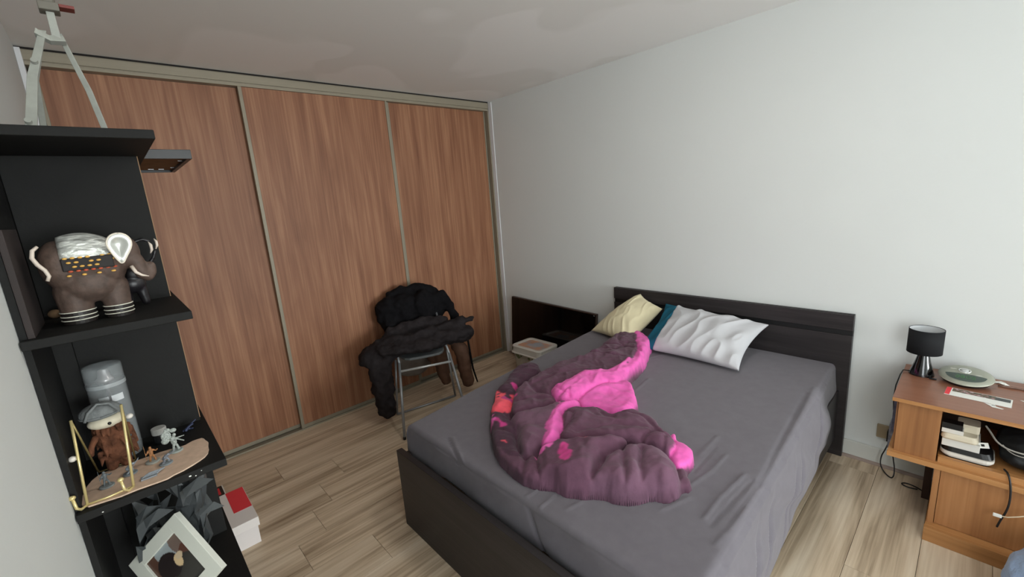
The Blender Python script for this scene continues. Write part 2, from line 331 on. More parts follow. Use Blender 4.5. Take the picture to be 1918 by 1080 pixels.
WRK=[([(2.813, -1.657), (2.813, -1.531), (2.831, -1.362)],0.008,0.008),
([(2.709, -1.548), (2.733, -1.426), (2.738, -1.289)],0.008,0.006),
([(2.882, -1.665), (2.881, -1.378)],0.01,-0.004),
([(2.838, -1.675), (2.849, -1.535), (2.862, -1.375)],0.007,-0.006),
([(2.662, -1.354), (2.662, -1.177)],0.007,0.005),
([(2.69, -1.463), (2.685, -1.261)],0.007,-0.005),
([(2.905, -1.376), (2.877, -0.915), (2.84, -0.45)],0.014,0.004),
([(2.885, -1.393), (2.853, -0.936), (2.826, -0.537)],0.012,-0.006),
([(2.88, -1.739), (2.896, -1.527)],0.01,0.005),
([(1.75, -1.923), (1.832, -1.957), (1.921, -1.986)],0.006,-0.01),
([(1.77, -1.906), (1.857, -1.946), (1.941, -1.979)],0.007,0.008),
([(2.303, -1.963), (2.308, -1.899)],0.006,0.006),
([(2.377, -1.972), (2.372, -1.882)],0.006,0.006),
([(2.454, -1.92), (2.47, -1.853)],0.008,0.004),
([(1.954, -0.716), (1.99, -0.559), (2.045, -0.426)],0.008,0.004),
([(2.171, -1.013), (2.151, -0.841)],0.006,0.006),
([(2.693, -1.708), (2.734, -1.601)],0.01,0.004)]
# ================================================================ ROOM
YL = -3.04; H = 2.5; PW = .21
fl = struct('floor', (0,0,0))
B('subfloor', (-.62,YL-.1,-.06), (XW+.1,.1,-.012), M['dark_gap'], fl, 0)
def plank_mesh(L):
    mb = MB(); mb.box((.0006,.0006,-.012),(PW-.0006,L-.0006,0)); return mb
pm = {}
k0 = [i for i in range(-1, 22)]
starts = {}
off_known = {3:-2.246, 5:-2.493, 6:-2.206}
for i in k0:
    x0 = .14+(i)*PW
    x0w, x1w = x0, x0+PW
    j = off_known.get(i, YL + rng.uniform(.15,1.25))
    ys = [YL]
    y = j
    while y > YL+1.29: y -= 1.29
    if y < YL+.05: y += 1.29
    while y < -.06: ys.append(y); y += 1.29
    ys.append(0)
    for a, b in zip(ys[:-1], ys[1:]):
        L = round(b-a, 3)
        xa = max(x0w, -.04) ; xb = min(x1w, XW)
        if xb-xa < .02: continue
        mb = MB().box((xa+.0007,a+.0007,-.012),(xb-.0007,b-.0007,0))
        o = mb.build('plank', M['plank'], fl, bevel=.0008)
# walls
def wall_box(name, a, b, mat=None):
    o = MB().box(a,b).build(name, mat or M['wall'], loc=((a[0]+b[0])/2,(a[1]+b[1])/2,min(a[2],b[2]))); o['kind'] = 'structure'; return o
wall_box('wall_right', (-.62,0,-.01), (XW+.15,.1,H+.02))
wl = MB()
wl.box((-.62,YL-.1,-.01),(3.7,YL,H+.02)); wl.box((5.0,YL-.1,-.01),(XW+.15,YL,H+.02)); wl.box((3.7,YL-.1,-.01),(5.0,YL,.25)); wl.box((3.7,YL-.1,2.4),(5.0,YL,H+.02))
o = wl.build('wall_left', M['wall'], loc=(3,YL-.05,0)); o['kind'] = 'structure'
wall_box('wall_back', (-.72,YL-.1,-.06), (-.62,.1,H+.05), M['dark_gap'])
wf = MB()
wy0, wy1, wz0, wz1 = -2.75, -.25, .2, 2.36
wf.box((XW,YL,-.01),(XW+.15,wy0,H)); wf.box((XW,wy1,-.01),(XW+.15,0,H)); wf.box((XW,wy0,-.01),(XW+.15,wy1,wz0)); wf.box((XW,wy0,wz1),(XW+.15,wy1,H))
o = wf.build('wall_front', M['wall'], loc=(XW+.075,-1.5,0)); o['kind'] = 'structure'
# window frame + panes
pane_m = bpy.data.materials.new('window_glass'); pane_m.use_nodes = True
_n = pane_m.node_tree; _n.nodes.clear(); _o = _n.nodes.new('ShaderNodeOutputMaterial'); _t = _n.nodes.new('ShaderNodeBsdfTransparent'); _g = _n.nodes.new('ShaderNodeBsdfGlossy'); _g.inputs['Roughness'].default_value = .02
_mx = _n.nodes.new('ShaderNodeMixShader'); _mx.inputs[0].default_value = .06; _n.links.new(_t.outputs[0],_mx.inputs[1]); _n.links.new(_g.outputs[0],_mx.inputs[2]); _n.links.new(_mx.outputs[0],_o.inputs[0])
M['pane'] = pane_m
w1 = struct('window_1', (XW+.05,-1.5,wz0))
f = MB()
for a,b in (((XW+.04,wy0,wz0),(XW+.1,wy0+.06,wz1)),((XW+.04,wy1-.06,wz0),(XW+.1,wy1,wz1)),((XW+.04,wy0,wz0),(XW+.1,wy1,wz0+.06)),((XW+.04,wy0,wz1-.06),(XW+.1,wy1,wz1)),((XW+.04,-1.54,wz0),(XW+.1,-1.46,wz1))): f.box(a,b)
f.build('window_frame', M['white_pl'], w1)
for a,b in ((wy0+.06,-1.54),(-1.46,wy1-.06)): MB().box((XW+.066,a,wz0+.06),(XW+.070,b,wz1-.06)).build('pane', M['pane'], w1)
w2 = struct('fill_window', (4.35,YL-.05,.25)); f = MB()  # unseen window added to bring frontal fill onto the cabinet side
for a,b in (((3.7,.25),(3.76,2.4)),((4.94,.25),(5.0,2.4)),((3.76,.25),(4.94,.31)),((3.76,2.34),(4.94,2.4))): f.box((a[0],YL-.08,a[1]),(b[0],YL-.02,b[1]))
f.build('window_frame', M['white_pl'], w2); MB().box((3.76,YL-.052,.31),(4.94,YL-.048,2.34)).build('pane', M['pane'], w2)
# ceiling with repaired plaster patches
cm = mat('ceiling_paint', (240,240,237), .9, .2)
nt = cm.node_tree; N = nt.nodes; p = N['Principled BSDF']; tc = N.new('ShaderNodeTexCoord')
mp = N.new('ShaderNodeMapping'); mp.inputs['Scale'].default_value = (1.0,1.6,1); mp.inputs['Rotation'].default_value = (0,0,.5); nt.links.new(tc.outputs['Object'], mp.inputs[0])
n1 = N.new('ShaderNodeTexNoise'); n1.inputs['Scale'].default_value = .75; n1.inputs['Detail'].default_value = 1.0; n1.inputs['Distortion'].default_value = .8; nt.links.new(mp.outputs[0], n1.inputs[0])
r1 = N.new('ShaderNodeValToRGB'); e = r1.color_ramp.elements; e[0].position = .485; e[0].color = (*lin((234,234,231)),1); e[1].position = .52; e[1].color = (*lin((241,241,239)),1)
nt.links.new(n1.outputs['Fac'], r1.inputs[0]); nt.links.new(r1.outputs[0], p.inputs['Base Color'])
wall_box('ceiling', (-.72,YL-.1,H), (XW+.15,.1,H+.1), cm)
# baseboard on the bed wall
MB().prism([(0,0),(-.013,0),(-.013,.092),(-.009,.1),(0,.1)],0,1).v
bb = MB(); bb.box((.06,-.013,.0),(XW,0,.10)); o = bb.build('baseboard_right', M['base'], loc=(2,0,0), bevel=.003); o['kind'] = 'structure'
q = MB(); pts = [(-.013-.014*math.cos(t), .014*math.sin(t)) for t in [0,.4,.8,1.2,1.57]]
poly = [(-.013,0)]+pts
vs = [(x,y,z) for x in (.06,XW) for y,z in poly]; n = len(poly)
q.add(vs, [tuple(range(n)), tuple(reversed(range(n,2*n)))]+[(i,(i+1)%n,n+(i+1)%n,n+i) for i in range(n)])
o = q.build('trim_2', mat('quarter_round', (150,132,122), .6), loc=(2,0,0)); o['kind'] = 'structure'
bb = MB(); bb.box((.06,YL,.0),(1.1,YL+.013,.10)); o = bb.build('baseboard_left', M['base'], loc=(.5,YL,0), bevel=.003); o['kind'] = 'structure'

# ================================================================ SLIDING CLOSET
yd = [-3.0, -2.097, -1.061, -.022]
tr = struct('trim_1', (0,-1.5,2.41))
r = MB(); r.box((-.10,YL,2.492),(.004,-.003,2.5)); r.build('shadow_joint', M['dark_gap'], tr)
r = MB()
r.box((-.10,YL+.002,2.432),(.000,-.003,2.492)); r.box((-.10,YL+.002,2.44),(.008,-.003,2.486)); r.box((-.10,YL+.002,2.418),(.004,-.003,2.436))
r.build('top_rail', M['alu_rail'], tr, bevel=.002)
b = struct('trim_3', (0,-1.5,0)); r = MB(); r.box((-.095,YL+.002,0),(-.005,-.003,.006)); r.box((-.005,YL+.002,0),(.002,-.003,.01)); r.build('bottom_track', M['alu_rail'], b, bevel=.001)
o = MB().box((-.05,-.020,0),(.012,-.0005,2.418)).build('trim_4', M['alu'], loc=(0,-.01,0), bevel=.001); o['kind'] = 'structure'
o = MB().box((.012,-.008,0),(.055,-.0005,2.49)).build('trim_5', M['white_matt'], loc=(.03,-.005,0), bevel=.001); o['kind'] = 'structure'
o = MB().box((-.06,YL+.0005,0),(.03,YL+.022,2.49)).build('trim_6', M['white_matt'], loc=(0,YL,0), bevel=.002); o['kind'] = 'structure'
def sdoor(y0, y1, xf, lab, lst, rst):
    t = thing('sliding_door', lab, 'door', (xf-.01,(y0+y1)/2,.012), 'sliding closet doors')
    B('wood_panel', (xf-.014,y0+.012,.03), (xf-.004,y1-.012,2.417), M['closet_wood'], t, 0)
    B('stile', (xf-.022,y0,.012), (xf+.003,y0+lst,2.419), M['alu'], t, .002)
    B('stile', (xf-.022,y1-rst,.012), (xf+.003,y1,2.419), M['alu'], t, .002)
    B('bottom_rail', (xf-.02,y0+lst,.012), (xf,y1-rst,.038), M['alu'], t, .001)
    return t
sdoor(-3.00, -2.075, -.045, 'left wooden sliding closet door, partly behind the black shelf unit', .016, .016)
sdoor(-2.097, -1.063, -.002, 'middle wooden sliding closet door with the silver chair in front', .022, .014)
sdoor(-1.046, -.024, -.035, 'right wooden sliding closet door next to the white wall corner', .016, .012)
B('closet_backing', (-.30,YL,0), (-.28,0,2.5), M['dark_gap']); bpy.data.objects['closet_backing'].name = 'wall_closet_inside'; bpy.data.objects['wall_closet_inside']['kind'] = 'structure'

# ================================================================ BED
bed = thing('double_bed', 'black-brown wooden double bed frame with flat headboard against the white wall', 'bed', (2.2,-1.03,0))
hb = MB(); hb.box((1.397,-.028,.0),(2.913,-.006,.845)); hb.box((1.397,-.045,.757),(2.913,-.028,.845)); hb.box((1.397,-.045,.0),(2.913,-.028,.728))
hb.build('headboard', M['bedwood'], bed, bevel=.0015)
B('groove', (1.399,-.036,.727),(2.911,-.027,.758), mat('groove_black',(12,13,15),.5), bed, 0)
B('footboard', (1.465,-2.048,0),(2.93,-2.018,.42), M['bedwood'], bed, .0015)
B('side_rail', (1.482,-2.018,.10),(1.512,-.046,.40), M['bedwood'], bed, .0015)
B('side_rail', (2.85,-2.018,.10),(2.875,-.046,.40), M['bedwood'], bed, .0015)
for i in range(10): B('slat', (1.512,-1.95+i*.2,.315),(2.85,-1.88+i*.2,.33), M['edge_wood'], bed, 0)
mt = MB().box((1.54,-1.958,.331),(2.83,-.06,.520)).build('mattress', M['white_matt'], loc=(2.2,-1.03,.33), bevel=.02)
meta(mt, 'white mattress mostly hidden under the grey fitted sheet', 'mattress')

# fitted sheet
def vnoise(x, y, seed, s):
    x = x*s+seed*17.31; y = y*s+seed*7.77
    xi = np.floor(x).astype(int); yi = np.floor(y).astype(int); fx = x-xi; fy = y-yi
    fx = fx*fx*(3-2*fx); fy = fy*fy*(3-2*fy)
    def h(a,b):
        v = np.sin(a*127.1+b*311.7+seed*74.7)*43758.5453; return v-np.floor(v)
    return (h(xi,yi)*(1-fx)+h(xi+1,yi)*fx)*(1-fy)+(h(xi,yi+1)*(1-fx)+h(xi+1,yi+1)*fx)*fy
def seg_d(px, py, line):
    d = np.full(px.shape, 9.)
    for (ax,ay),(bx,by) in zip(line[:-1], line[1:]):
        vx, vy = bx-ax, by-ay; t = np.clip(((px-ax)*vx+(py-ay)*vy)/(vx*vx+vy*vy+1e-9),0,1)
        d = np.minimum(d, np.hypot(px-ax-t*vx, py-ay-t*vy))
    return d
def grid_mesh(name, P, mat, parent=None, loc=None, kind=None, cols=None, solid=0):
    ny, nx = P.shape[:2]; off = WL[parent.name] if parent is not None else Vector(loc)
    v = P.reshape(-1,3)-np.array(off); me = bpy.data.meshes.new(name)
    idx = np.arange(nx*ny).reshape(ny,nx); q = np.stack([idx[:-1,:-1],idx[:-1,1:],idx[1:,1:],idx[1:,:-1]],-1).reshape(-1,4)
    me.vertices.add(len(v)); me.vertices.foreach_set('co', v.ravel()); me.loops.add(q.size); me.loops.foreach_set('vertex_index', q.ravel())
    me.polygons.add(len(q)); me.polygons.foreach_set('loop_start', np.arange(0,q.size,4)); me.polygons.foreach_set('use_smooth', np.ones(len(q),bool))
    me.update(calc_edges=True); me.validate(); me.materials.append(mat)
    if cols is not None:
        a = me.color_attributes.new('print','FLOAT_COLOR','POINT'); a.data.foreach_set('color', np.concatenate([cols.reshape(-1,3), np.ones((nx*ny,1))],1).astype(np.float32).ravel())
    o = bpy.data.objects.new(name, me); link(o); WL[o.name] = Vector(off)
    if parent is not None: o.parent = parent
    else: o.location = loc
    if solid:
        s = o.modifiers.new('thickness','SOLIDIFY'); s.thickness = solid; s.offset = -1
    return o
Y = np.linspace(-2.35, -.052, 260); X = np.linspace(1.05, 3.33, 300)
gx, gy = np.meshgrid(X, Y)
xl = 1.362+(-.06-np.clip(gy,-1.975,-.06))*.073; xr = 2.83+(-.06-np.clip(gy,-1.975,-.06))*.037; yf = -1.958
oxl = np.clip(xl-gx,0,.42); oxr = np.clip(gx-xr,0,.42); ox = np.maximum(oxl,oxr); oy = np.clip(yf-gy,0,.35)
sl = .17; sr = .33; sf = .175           # drop on each side
oxl = np.clip(oxl/.33*sl,0,sl); oxr = np.clip(oxr/.33*(sr+.02),0,sr+.02); oyy = np.clip(oy/.33*sf,0,sf)
ztop = .556-.018*np.clip((-gy-1.2)/.8,0,1)
def prof(o, r):
    a = np.clip(o/r,0,math.pi/2); lat = r*np.sin(a); dz = r*(1-np.cos(a)); ex = np.clip(o-r*math.pi/2,0,9)
    return lat, dz+ex, ex
l1,d1,e1 = prof(oxl,.022); l2,d2,e2 = prof(oxr,.022); l3,d3,e3 = prof(oyy,.022)
Z = ztop-np.maximum(np.maximum(d1,d2),d3)
PX = np.clip(gx,xl,xr)-l1*(d1>0)+l2
PX = PX + np.where(e2>0, .012+.20*e2-.28*np.clip(e2-.17,0,1), 0)*np.clip((-gy-.05)/.5,.15,1)
PY = np.clip(gy,yf,9)-l3
# wrinkles on top and front
wr = np.zeros_like(gx)
for line, s, a in WRK: 
    d = seg_d(PX, PY, line); wr += a*.85*np.exp(-(d/(s*.62))**2)
wr += (vnoise(gx,gy,3,3)-.5)*.006+(vnoise(gx*.8+gy*.6,gy,5,9)-.5)*.0025
Z += wr*(Z>.50)
fr = (e3>0)
PY += np.where(fr, .010*np.sin(e3/sf*math.pi)*-1 + (vnoise(gx*1.,gy*0+Z*2,8,7)-.5)*.014, 0)
seam = np.exp(-((gx-(2.30+(.56-Z)*.55))/.012)**2)
PY += np.where(fr, .008*seam, 0)
sd = (e2>0)
PX += np.where(sd, (vnoise(gy*1.0+Z*1.6, gy*0+Z*.5, 9, 6)-.5)*.03*np.clip(e2/.1,0,1), 0)
for (y0,z0,s) in ((-1.02,.36,.011),(-1.13,.35,.010),(-1.42,.36,.012),(-1.60,.35,.012),(-.62,.40,.012)):
    dd = np.abs((gy-y0)*.75+(Z-z0)*-.66)*1.0; along = np.abs((gy-y0)*.66+(Z-z0)*.75)
    PX += np.where(sd, -.028*np.exp(-(dd/s)**2)*np.exp(-(along/.10)**2), 0)
hem = (vnoise(gy*1.0,gy*0,12,5)-.5)*.05
Z = np.where(oxr>=sr+.019, Z, Z); Z = np.where(sd, Z+hem*np.clip(e2/.25,0,1), Z)
Z = np.where(fr, Z+.02*np.exp(-((gx-1.85)/.075)**4)*np.clip(e3/.13,0,1)**2, Z)
sheet = grid_mesh('fitted_sheet', np.stack([PX,PY,Z],-1), M['sheet'], loc=(2.2,-1.03,.5), solid=.0)
meta(sheet, 'dark grey fitted sheet stretched over the double mattress, hanging down its right side', 'bed sheet')

# ---------------------------------------------------------------- duvet
PALC = {'purple':(92,62,78),'dark':(74,49,63),'light':(104,74,91),'pink':(226,98,176),'coral':(244,92,108),'magenta':(190,62,128)}
def inside(px, py, poly):
    r = np.zeros(px.shape, bool); n = len(poly); j = n-1
    for i in range(n):
        xi, yi = poly[i]; xj, yj = poly[j]
        if yi != yj:
            c = ((yi > py) != (yj > py)) & (px < (xj-xi)*(py-yi)/(yj-yi)+xi); r ^= c
        j = i
    return r
def smooth_poly(P, it=2):
    for _ in range(it):
        Q = []
        for i in range(len(P)):
            a = P[i]; b = P[(i+1)%len(P)]; Q += [(a[0]*.75+b[0]*.25,a[1]*.75+b[1]*.25),(a[0]*.25+b[0]*.75,a[1]*.25+b[1]*.75)]
        P = Q
    return P
st = .0045
gx, gy = np.meshgrid(np.arange(1.40,2.78,st), np.arange(-2.0,-.16,st))
wx = gx+(vnoise(gx,gy,21,12)-.5)*.016; wy = gy+(vnoise(gx,gy,22,12)-.5)*.016
Hh = np.full(gx.shape,-1.); own = np.full(gx.shape,-1)
angs = {'arm':2.2,'pinkband':2.1,'pinklobe':.3,'mid':.3,'roll':.25,'lobeA':1.2,'lobeB':1.3,'lobeC':.4,'leftpile':.6}
for k,(nm,h,w,c,P) in enumerate(DUVET):
    P = smooth_poly(P,2); ins = inside(wx,wy,P); d = seg_d(wx,wy,P+[P[0]])
    t = np.clip(d/w,0,1); hh = h*np.sqrt(1-(1-t)**2)
    h = .025 if nm == 'base' else h; t = np.clip(d/(w*.75),0,1); hh = h*(.60+.40*np.sqrt(1-(1-t)**2))
    a = angs.get(nm,.8); u = gx*math.cos(a)+gy*math.sin(a); v = -gx*math.sin(a)+gy*math.cos(a)
    rg = 1-np.abs(2*vnoise(u*.35+k, v+vnoise(gx,gy,k,5)*.10, 40+k, 15)-1); rg2 = 1-np.abs(2*vnoise(u*.5, v+vnoise(gx,gy,k+3,9)*.05, 60+k, 34)-1)
    hh = hh + ((rg**2-.4)*(.006 if nm in ('lobeB','roll') else .011)+(rg2**2-.4)*.0035)*np.clip(d/.03,0,1)+(vnoise(gx,gy,k+70,7)-.5)*.024*np.clip(d/.05,0,1)
    hh = np.where(ins, hh, -1)
    up = hh > Hh; Hh = np.where(up, hh, Hh); own = np.where(up, k, own)
for line, s, a in CREASES:
    d = seg_d(wx,wy,line); Hh += np.where(own>=0, .5*a*np.exp(-(d/s)**2), 0)
Pb = smooth_poly(DUVET[0][4],1); m0 = inside(wx,wy,Pb); db = seg_d(wx,wy,Pb+[Pb[0]])
env = .145*np.sqrt(np.clip(1-(1-np.clip(db/.07,0,1))**2,0,1)); Hh = np.minimum(Hh, env*(1+.25*(vnoise(gx,gy,81,14)-.5)))
own = np.where(m0&(own<0),0,own)
Hh = np.where(m0, np.maximum(Hh,.004), -.03)
for _ in range(1):
    Q = np.pad(Hh,1,'edge'); Bl = (Q[:-2,1:-1]+Q[2:,1:-1]+Q[1:-1,:-2]+Q[1:-1,2:]+4*Hh)/8; Hh = np.where(m0, Bl, Hh)
cols = np.zeros(gx.shape+(3,))
for k,(nm,h,w,c,P) in enumerate(DUVET): cols[own==k] = lin(PALC[c])
for c,a,b,r in BLOTS:
    d = seg_d(gx,gy,[a,b])+(vnoise(gx,gy,31,45)-.5)*.03
    cols[(d<r)&m0] = lin(PALC[c])
ck = [i for i,l in enumerate(DUVET) if l[0]=='coral'][0]
spk = (own==ck)&(vnoise(gx,gy,33,38)>.66); cols[spk] = lin(PALC['dark'])
for _ in range(1):
    for ch in range(3):
        Q = np.pad(cols[...,ch],1,'edge'); cols[...,ch] = np.where(m0,(Q[:-2,1:-1]+Q[2:,1:-1]+Q[1:-1,:-2]+Q[1:-1,2:]+4*cols[...,ch])/8, cols[...,ch])
P3 = np.stack([gx,gy,Hh+.5525-.018*np.clip((-gy-1.2)/.8,0,1)],-1)
# slight overhang of the outer rim
ny, nx = gx.shape; idx = np.arange(nx*ny).reshape(ny,nx)
keep = m0.copy()
k2 = np.pad(m0,1); k2 = k2[:-2,1:-1]|k2[2:,1:-1]|k2[1:-1,:-2]|k2[1:-1,2:]|m0
fk = k2[:-1,:-1]&k2[:-1,1:]&k2[1:,1:]&k2[1:,:-1]&(m0[:-1,:-1]|m0[:-1,1:]|m0[1:,1:]|m0[1:,:-1])
q = np.stack([idx[:-1,:-1],idx[:-1,1:],idx[1:,1:],idx[1:,:-1]],-1)[fk]
used = np.unique(q); remap = -np.ones(nx*ny,int); remap[used] = np.arange(len(used)); q = remap[q]
V = P3.reshape(-1,3)[used]; Cc = cols.reshape(-1,3)[used]
zero = (Cc.sum(1)==0); Cc[zero] = lin(PALC['purple'])
loc = (2.1,-1.3,.56); me = bpy.data.meshes.new('duvet'); V = V-np.array(loc)
me.vertices.add(len(V)); me.vertices.foreach_set('co', V.ravel()); me.loops.add(q.size); me.loops.foreach_set('vertex_index', q.ravel().astype(np.int32))
me.polygons.add(len(q)); me.polygons.foreach_set('loop_start', np.arange(0,q.size,4)); me.polygons.foreach_set('use_smooth', np.ones(len(q),bool)); me.update(calc_edges=True); me.validate()
a = me.color_attributes.new('print','FLOAT_COLOR','POINT'); a.data.foreach_set('color', np.concatenate([Cc,np.ones((len(Cc),1))],1).astype(np.float32).ravel())
me.materials.append(M['duvet']); o = bpy.data.objects.new('duvet', me); link(o); o.location = loc
for tx_, st_ in (((.07,1),.014),((.022,1),.003)):
    dm = o.modifiers.new('folds','DISPLACE'); dm.texture = clouds(*tx_); dm.strength = st_; dm.mid_level = .42; dm.texture_coords = 'LOCAL'
meta(o, 'crumpled plum purple duvet with pink reverse heaped on the bed', 'duvet')

# ---------------------------------------------------------------- pillows
def pillow(c00, c10, c11, c01, thick, up, n=70, seed=1, u0=0, u1=1, pinch=.06, folds=.006, fa=1.1, skew=.0):
    """four corners in space, puffed both ways; returns closed grid (top and bottom sheets)"""
    c = [np.array(v,float) for v in (c00,c10,c11,c01)]
    nu = n; U = np.linspace(u0,u1,nu); V = np.linspace(0,1,n); u, v = np.meshgrid(U,V)
    # pinch the sides inwards between corners
    pu = u + pinch*(.5-u)*2*(4*v*(1-v))*.5; pv = v+pinch*(.5-v)*2*(4*u*(1-u))*.5
    P = (c[0][None,None]*((1-pu)*(1-pv))[...,None]+c[1]*(pu*(1-pv))[...,None]+c[2]*(pu*pv)[...,None]+c[3]*((1-pu)*pv)[...,None])
    prof = (np.clip(4*u*(1-u),0,1)**.5)*(np.clip(4*v*(1-v),0,1)**.5)
    up = np.array(up,float)/np.linalg.norm(up)
    w = u*math.cos(fa)+v*math.sin(fa); z = -u*math.sin(fa)+v*math.cos(fa)
    rg = 1-np.abs(2*vnoise(w*.3, z+.035*vnoise(u,v,seed,3), seed, 9)-1)
    f = (rg**1.5-.4)*folds*2+(vnoise(u,v,seed+1,5)-.5)*folds
    edge = np.clip(prof*3,0,1)
    top = P+up*(thick*prof+f*edge)[...,None]; bot = P-up*(thick*.75*prof)[...,None]
    return top, bot
def pillow_obj(name, T, Bt, mat, parent=None, loc=None):
    ny, nx = T.shape[:2]; mb = MB(); idx = lambda i,j: i*nx+j
    vs = [tuple(p) for p in T.reshape(-1,3)]+[tuple(p) for p in Bt.reshape(-1,3)]; o = nx*ny; fs = []
    for i in range(ny-1):
        for j in range(nx-1):
            fs.append((idx(i,j),idx(i,j+1),idx(i+1,j+1),idx(i+1,j))); fs.append((o+idx(i,j),o+idx(i+1,j),o+idx(i+1,j+1),o+idx(i,j+1)))
    for i in range(ny-1): fs.append((idx(i,0),idx(i+1,0),o+idx(i+1,0),o+idx(i,0))); fs.append((idx(i,nx-1),o+idx(i,nx-1),o+idx(i+1,nx-1),idx(i+1,nx-1)))
    for j in range(nx-1): fs.append((idx(0,j),o+idx(0,j),o+idx(0,j+1),idx(0,j+1))); fs.append((idx(ny-1,j),idx(ny-1,j+1),o+idx(ny-1,j+1),o+idx(ny-1,j)))
    mb.add(vs,fs); return mb.build(name, mat, parent, smooth=True, loc=loc)
# grey and teal pillow: u left->right, v bottom->top
g = ((1.885,-.50,.583),(2.50,-.50,.580),(2.515,-.085,.735),(1.855,-.085,.782))
pg = thing('pillow', 'light grey pillow with a teal end, right one leaning on the headboard', 'pillow', (2.2,-.35,.56), 'pillows at the headboard')
T,Bt = pillow(*g, .085, (0.05,-.35,.93), n=130, seed=4, pinch=.10, folds=.0085, fa=1.35)
uu2 = np.linspace(0,1,130); k_ = 20
lift = np.clip((uu2-uu2[k_])/.02,0,1)[None,:,None]*np.array((0,-.35,.93))[None,None]*.004
pillow_obj('pillowcase', (T+lift)[:,k_:], (Bt-lift)[:,k_:], M['pillow_grey'], pg)
pillow_obj('teal_end', T[:,:k_+2], Bt[:,:k_+2], M['pillow_teal'], pg)['label'] = 'teal end of the pillow'
T,Bt = pillow((1.40,-.36,.572),(1.80,-.50,.585),(1.85,-.12,.75),(1.645,-.065,.825), .085, (-.25,-.4,.88), n=80, seed=9, pinch=.08, folds=.004, fa=2.2)
o = pillow_obj('pillow', T, Bt, M['pillow_cream'], loc=(1.7,-.3,.56)); meta(o, 'cream pillow with stained case, left one leaning on the headboard', 'pillow', 'pillows at the headboard')
# ================================================================ CEILING FILL LAMP (out of view, added to soften the contrast)
cl = thing('ceiling_fill_lamp', 'round white flush ceiling lamp above the bed, unseen and added as fill light', 'ceiling lamp', (2.62,-1.5,H-.09))
MB().lathe([(.0,.09),(.19,.09),(.20,.075),(.19,.060)],(2.62,-1.5,H-.0905),40,closed=False).build('mount', M['white_pl'], cl, smooth=False)
em = bpy.data.materials.new('fill_lamp_glow'); em.use_nodes = True; em.node_tree.nodes['Principled BSDF'].inputs['Emission Color'].default_value = (1,.96,.90,1); em.node_tree.nodes['Principled BSDF'].inputs['Emission Strength'].default_value = 27
MB().lathe([(.185,.060),(.178,.035),(.14,.012),(.08,.002),(0,0)],(2.62,-1.5,H-.0905),40,closed=False).build('diffuser', em, cl, smooth=True)
# ================================================================ BLACK SHELF UNIT
XF = 2.15; YS = -2.785; TH = .018
un = thing('shelf_unit', 'tall black shelf unit with protruding shelves along the left wall', 'shelf', (1.9,-2.91,0))
LV = [.675, 1.042, 1.407, 1.788]
for z in LV: B('shelf_board', (1.25,YL+.002,z-TH), (XF,YS+ (.005 if z<1.7 else .012),z), M['black_shelf'], un, .0015)
B('side_panel', (1.832,YL+.012,0), (1.850,YS-.006,1.770), M['black_shelf'], un, .001)
B('side_panel', (1.25,YL+.012,0), (1.268,YS-.006,1.770), M['black_shelf'], un, .001)
B('raw_edge', (1.8322,YS-.0062,1.05), (1.8496,YS-.0045,1.770), M['edge_wood'], un, 0)['label'] = 'bare wood edge of the black panel'
B('back_board', (1.25,YL+.001,0), (XF-.02,YL+.011,1.770), M['black_shelf'], un, 0)
B('wall_post', (1.851,YL+.011,0), (1.875,YL+.045,1.387), M['black_shelf'], un, .001)
B('bottom_board', (1.268,YL+.011,.06), (XF,YS,.078), M['black_shelf'], un, .001)
B('plinth', (1.268,YL+.03,0), (XF-.03,YS-.02,.06), M['black_shelf'], un, .001)
# paint flecks on the front of the lower board
for (y,z,s) in ((-2.852,1.033,.0025),(-2.842,1.029,.0016),(-2.83,1.036,.0012),(-3.0,1.03,.0016)): MB().ell((XF+.0003,y,z),(.0006,s,s*.7),8,6).build('paint_fleck', M['paper'], un)

# picture frame lying on the top shelf
pf = thing('picture_frame', 'black picture frame lying flat with brown back, sticking out of the top shelf', 'picture frame', (1.40,-2.74,1.788))
fr = MB(); xa, xb, ya, yb = 1.17, 1.63, -2.95, -2.645; w = .012
fr.box((xa,ya,1.7885),(xa+w,yb,1.816)); fr.box((xb-w,ya,1.7885),(xb,yb,1.816)); fr.box((xa+w,ya,1.7885),(xb-w,ya+w,1.816)); fr.box((xa+w,yb-w,1.7885),(xb-w,yb,1.816))
fr.build('frame', M['black_pl'], pf, bevel=.001)
B('backing_board', (xa+w,ya+w,1.797), (xb-w,yb-w,1.800), mat('hardboard',(118,84,56),.8,.2,noise=(30,.15)), pf, 0)
for (x,y) in ((1.28,-2.66),(1.50,-2.66),(1.22,-2.72),(1.22,-2.69)): B('clip', (x,y-.008,1.7945), (x+.005,y+.008,1.797), M['silver_tube'], pf, 0)

# metal tripod on top of the unit
tp = thing('tripod', 'pale grey metal tripod standing on top of the black shelf unit', 'tripod', (1.86,-2.89,1.788))
mtp = mat('pale_grey_metal', (158,160,152), .5, .4, .1, noise=(40,.08), bump=(90,.3,.001))
def strap(name, pts, w, t, wdir, parent, m=mtp):
    """flat bar following pts; w along wdir"""
    mb = MB(); wd = Vector(wdir).normalized(); ws = w if isinstance(w,(list,tuple)) else [w]*len(pts)
    vs = []
    for k,p in enumerate(pts):
        p = Vector(p); d = (Vector(pts[min(k+1,len(pts)-1)])-Vector(pts[max(k-1,0)])).normalized(); nrm = d.cross(wd).normalized()
        for a,b in ((-1,-1),(1,-1),(1,1),(-1,1)): vs.append(p+wd*a*ws[k]/2+nrm*b*t/2)
    n = len(pts); fs = [(0,1,2,3),tuple(reversed(range(4*n-4,4*n)))]+[(k*4+i,k*4+(i+1)%4,k*4+4+(i+1)%4,k*4+4+i) for k in range(n-1) for i in range(4)]
    return mb.add(vs,fs).build(name, m, parent, bevel=.001)
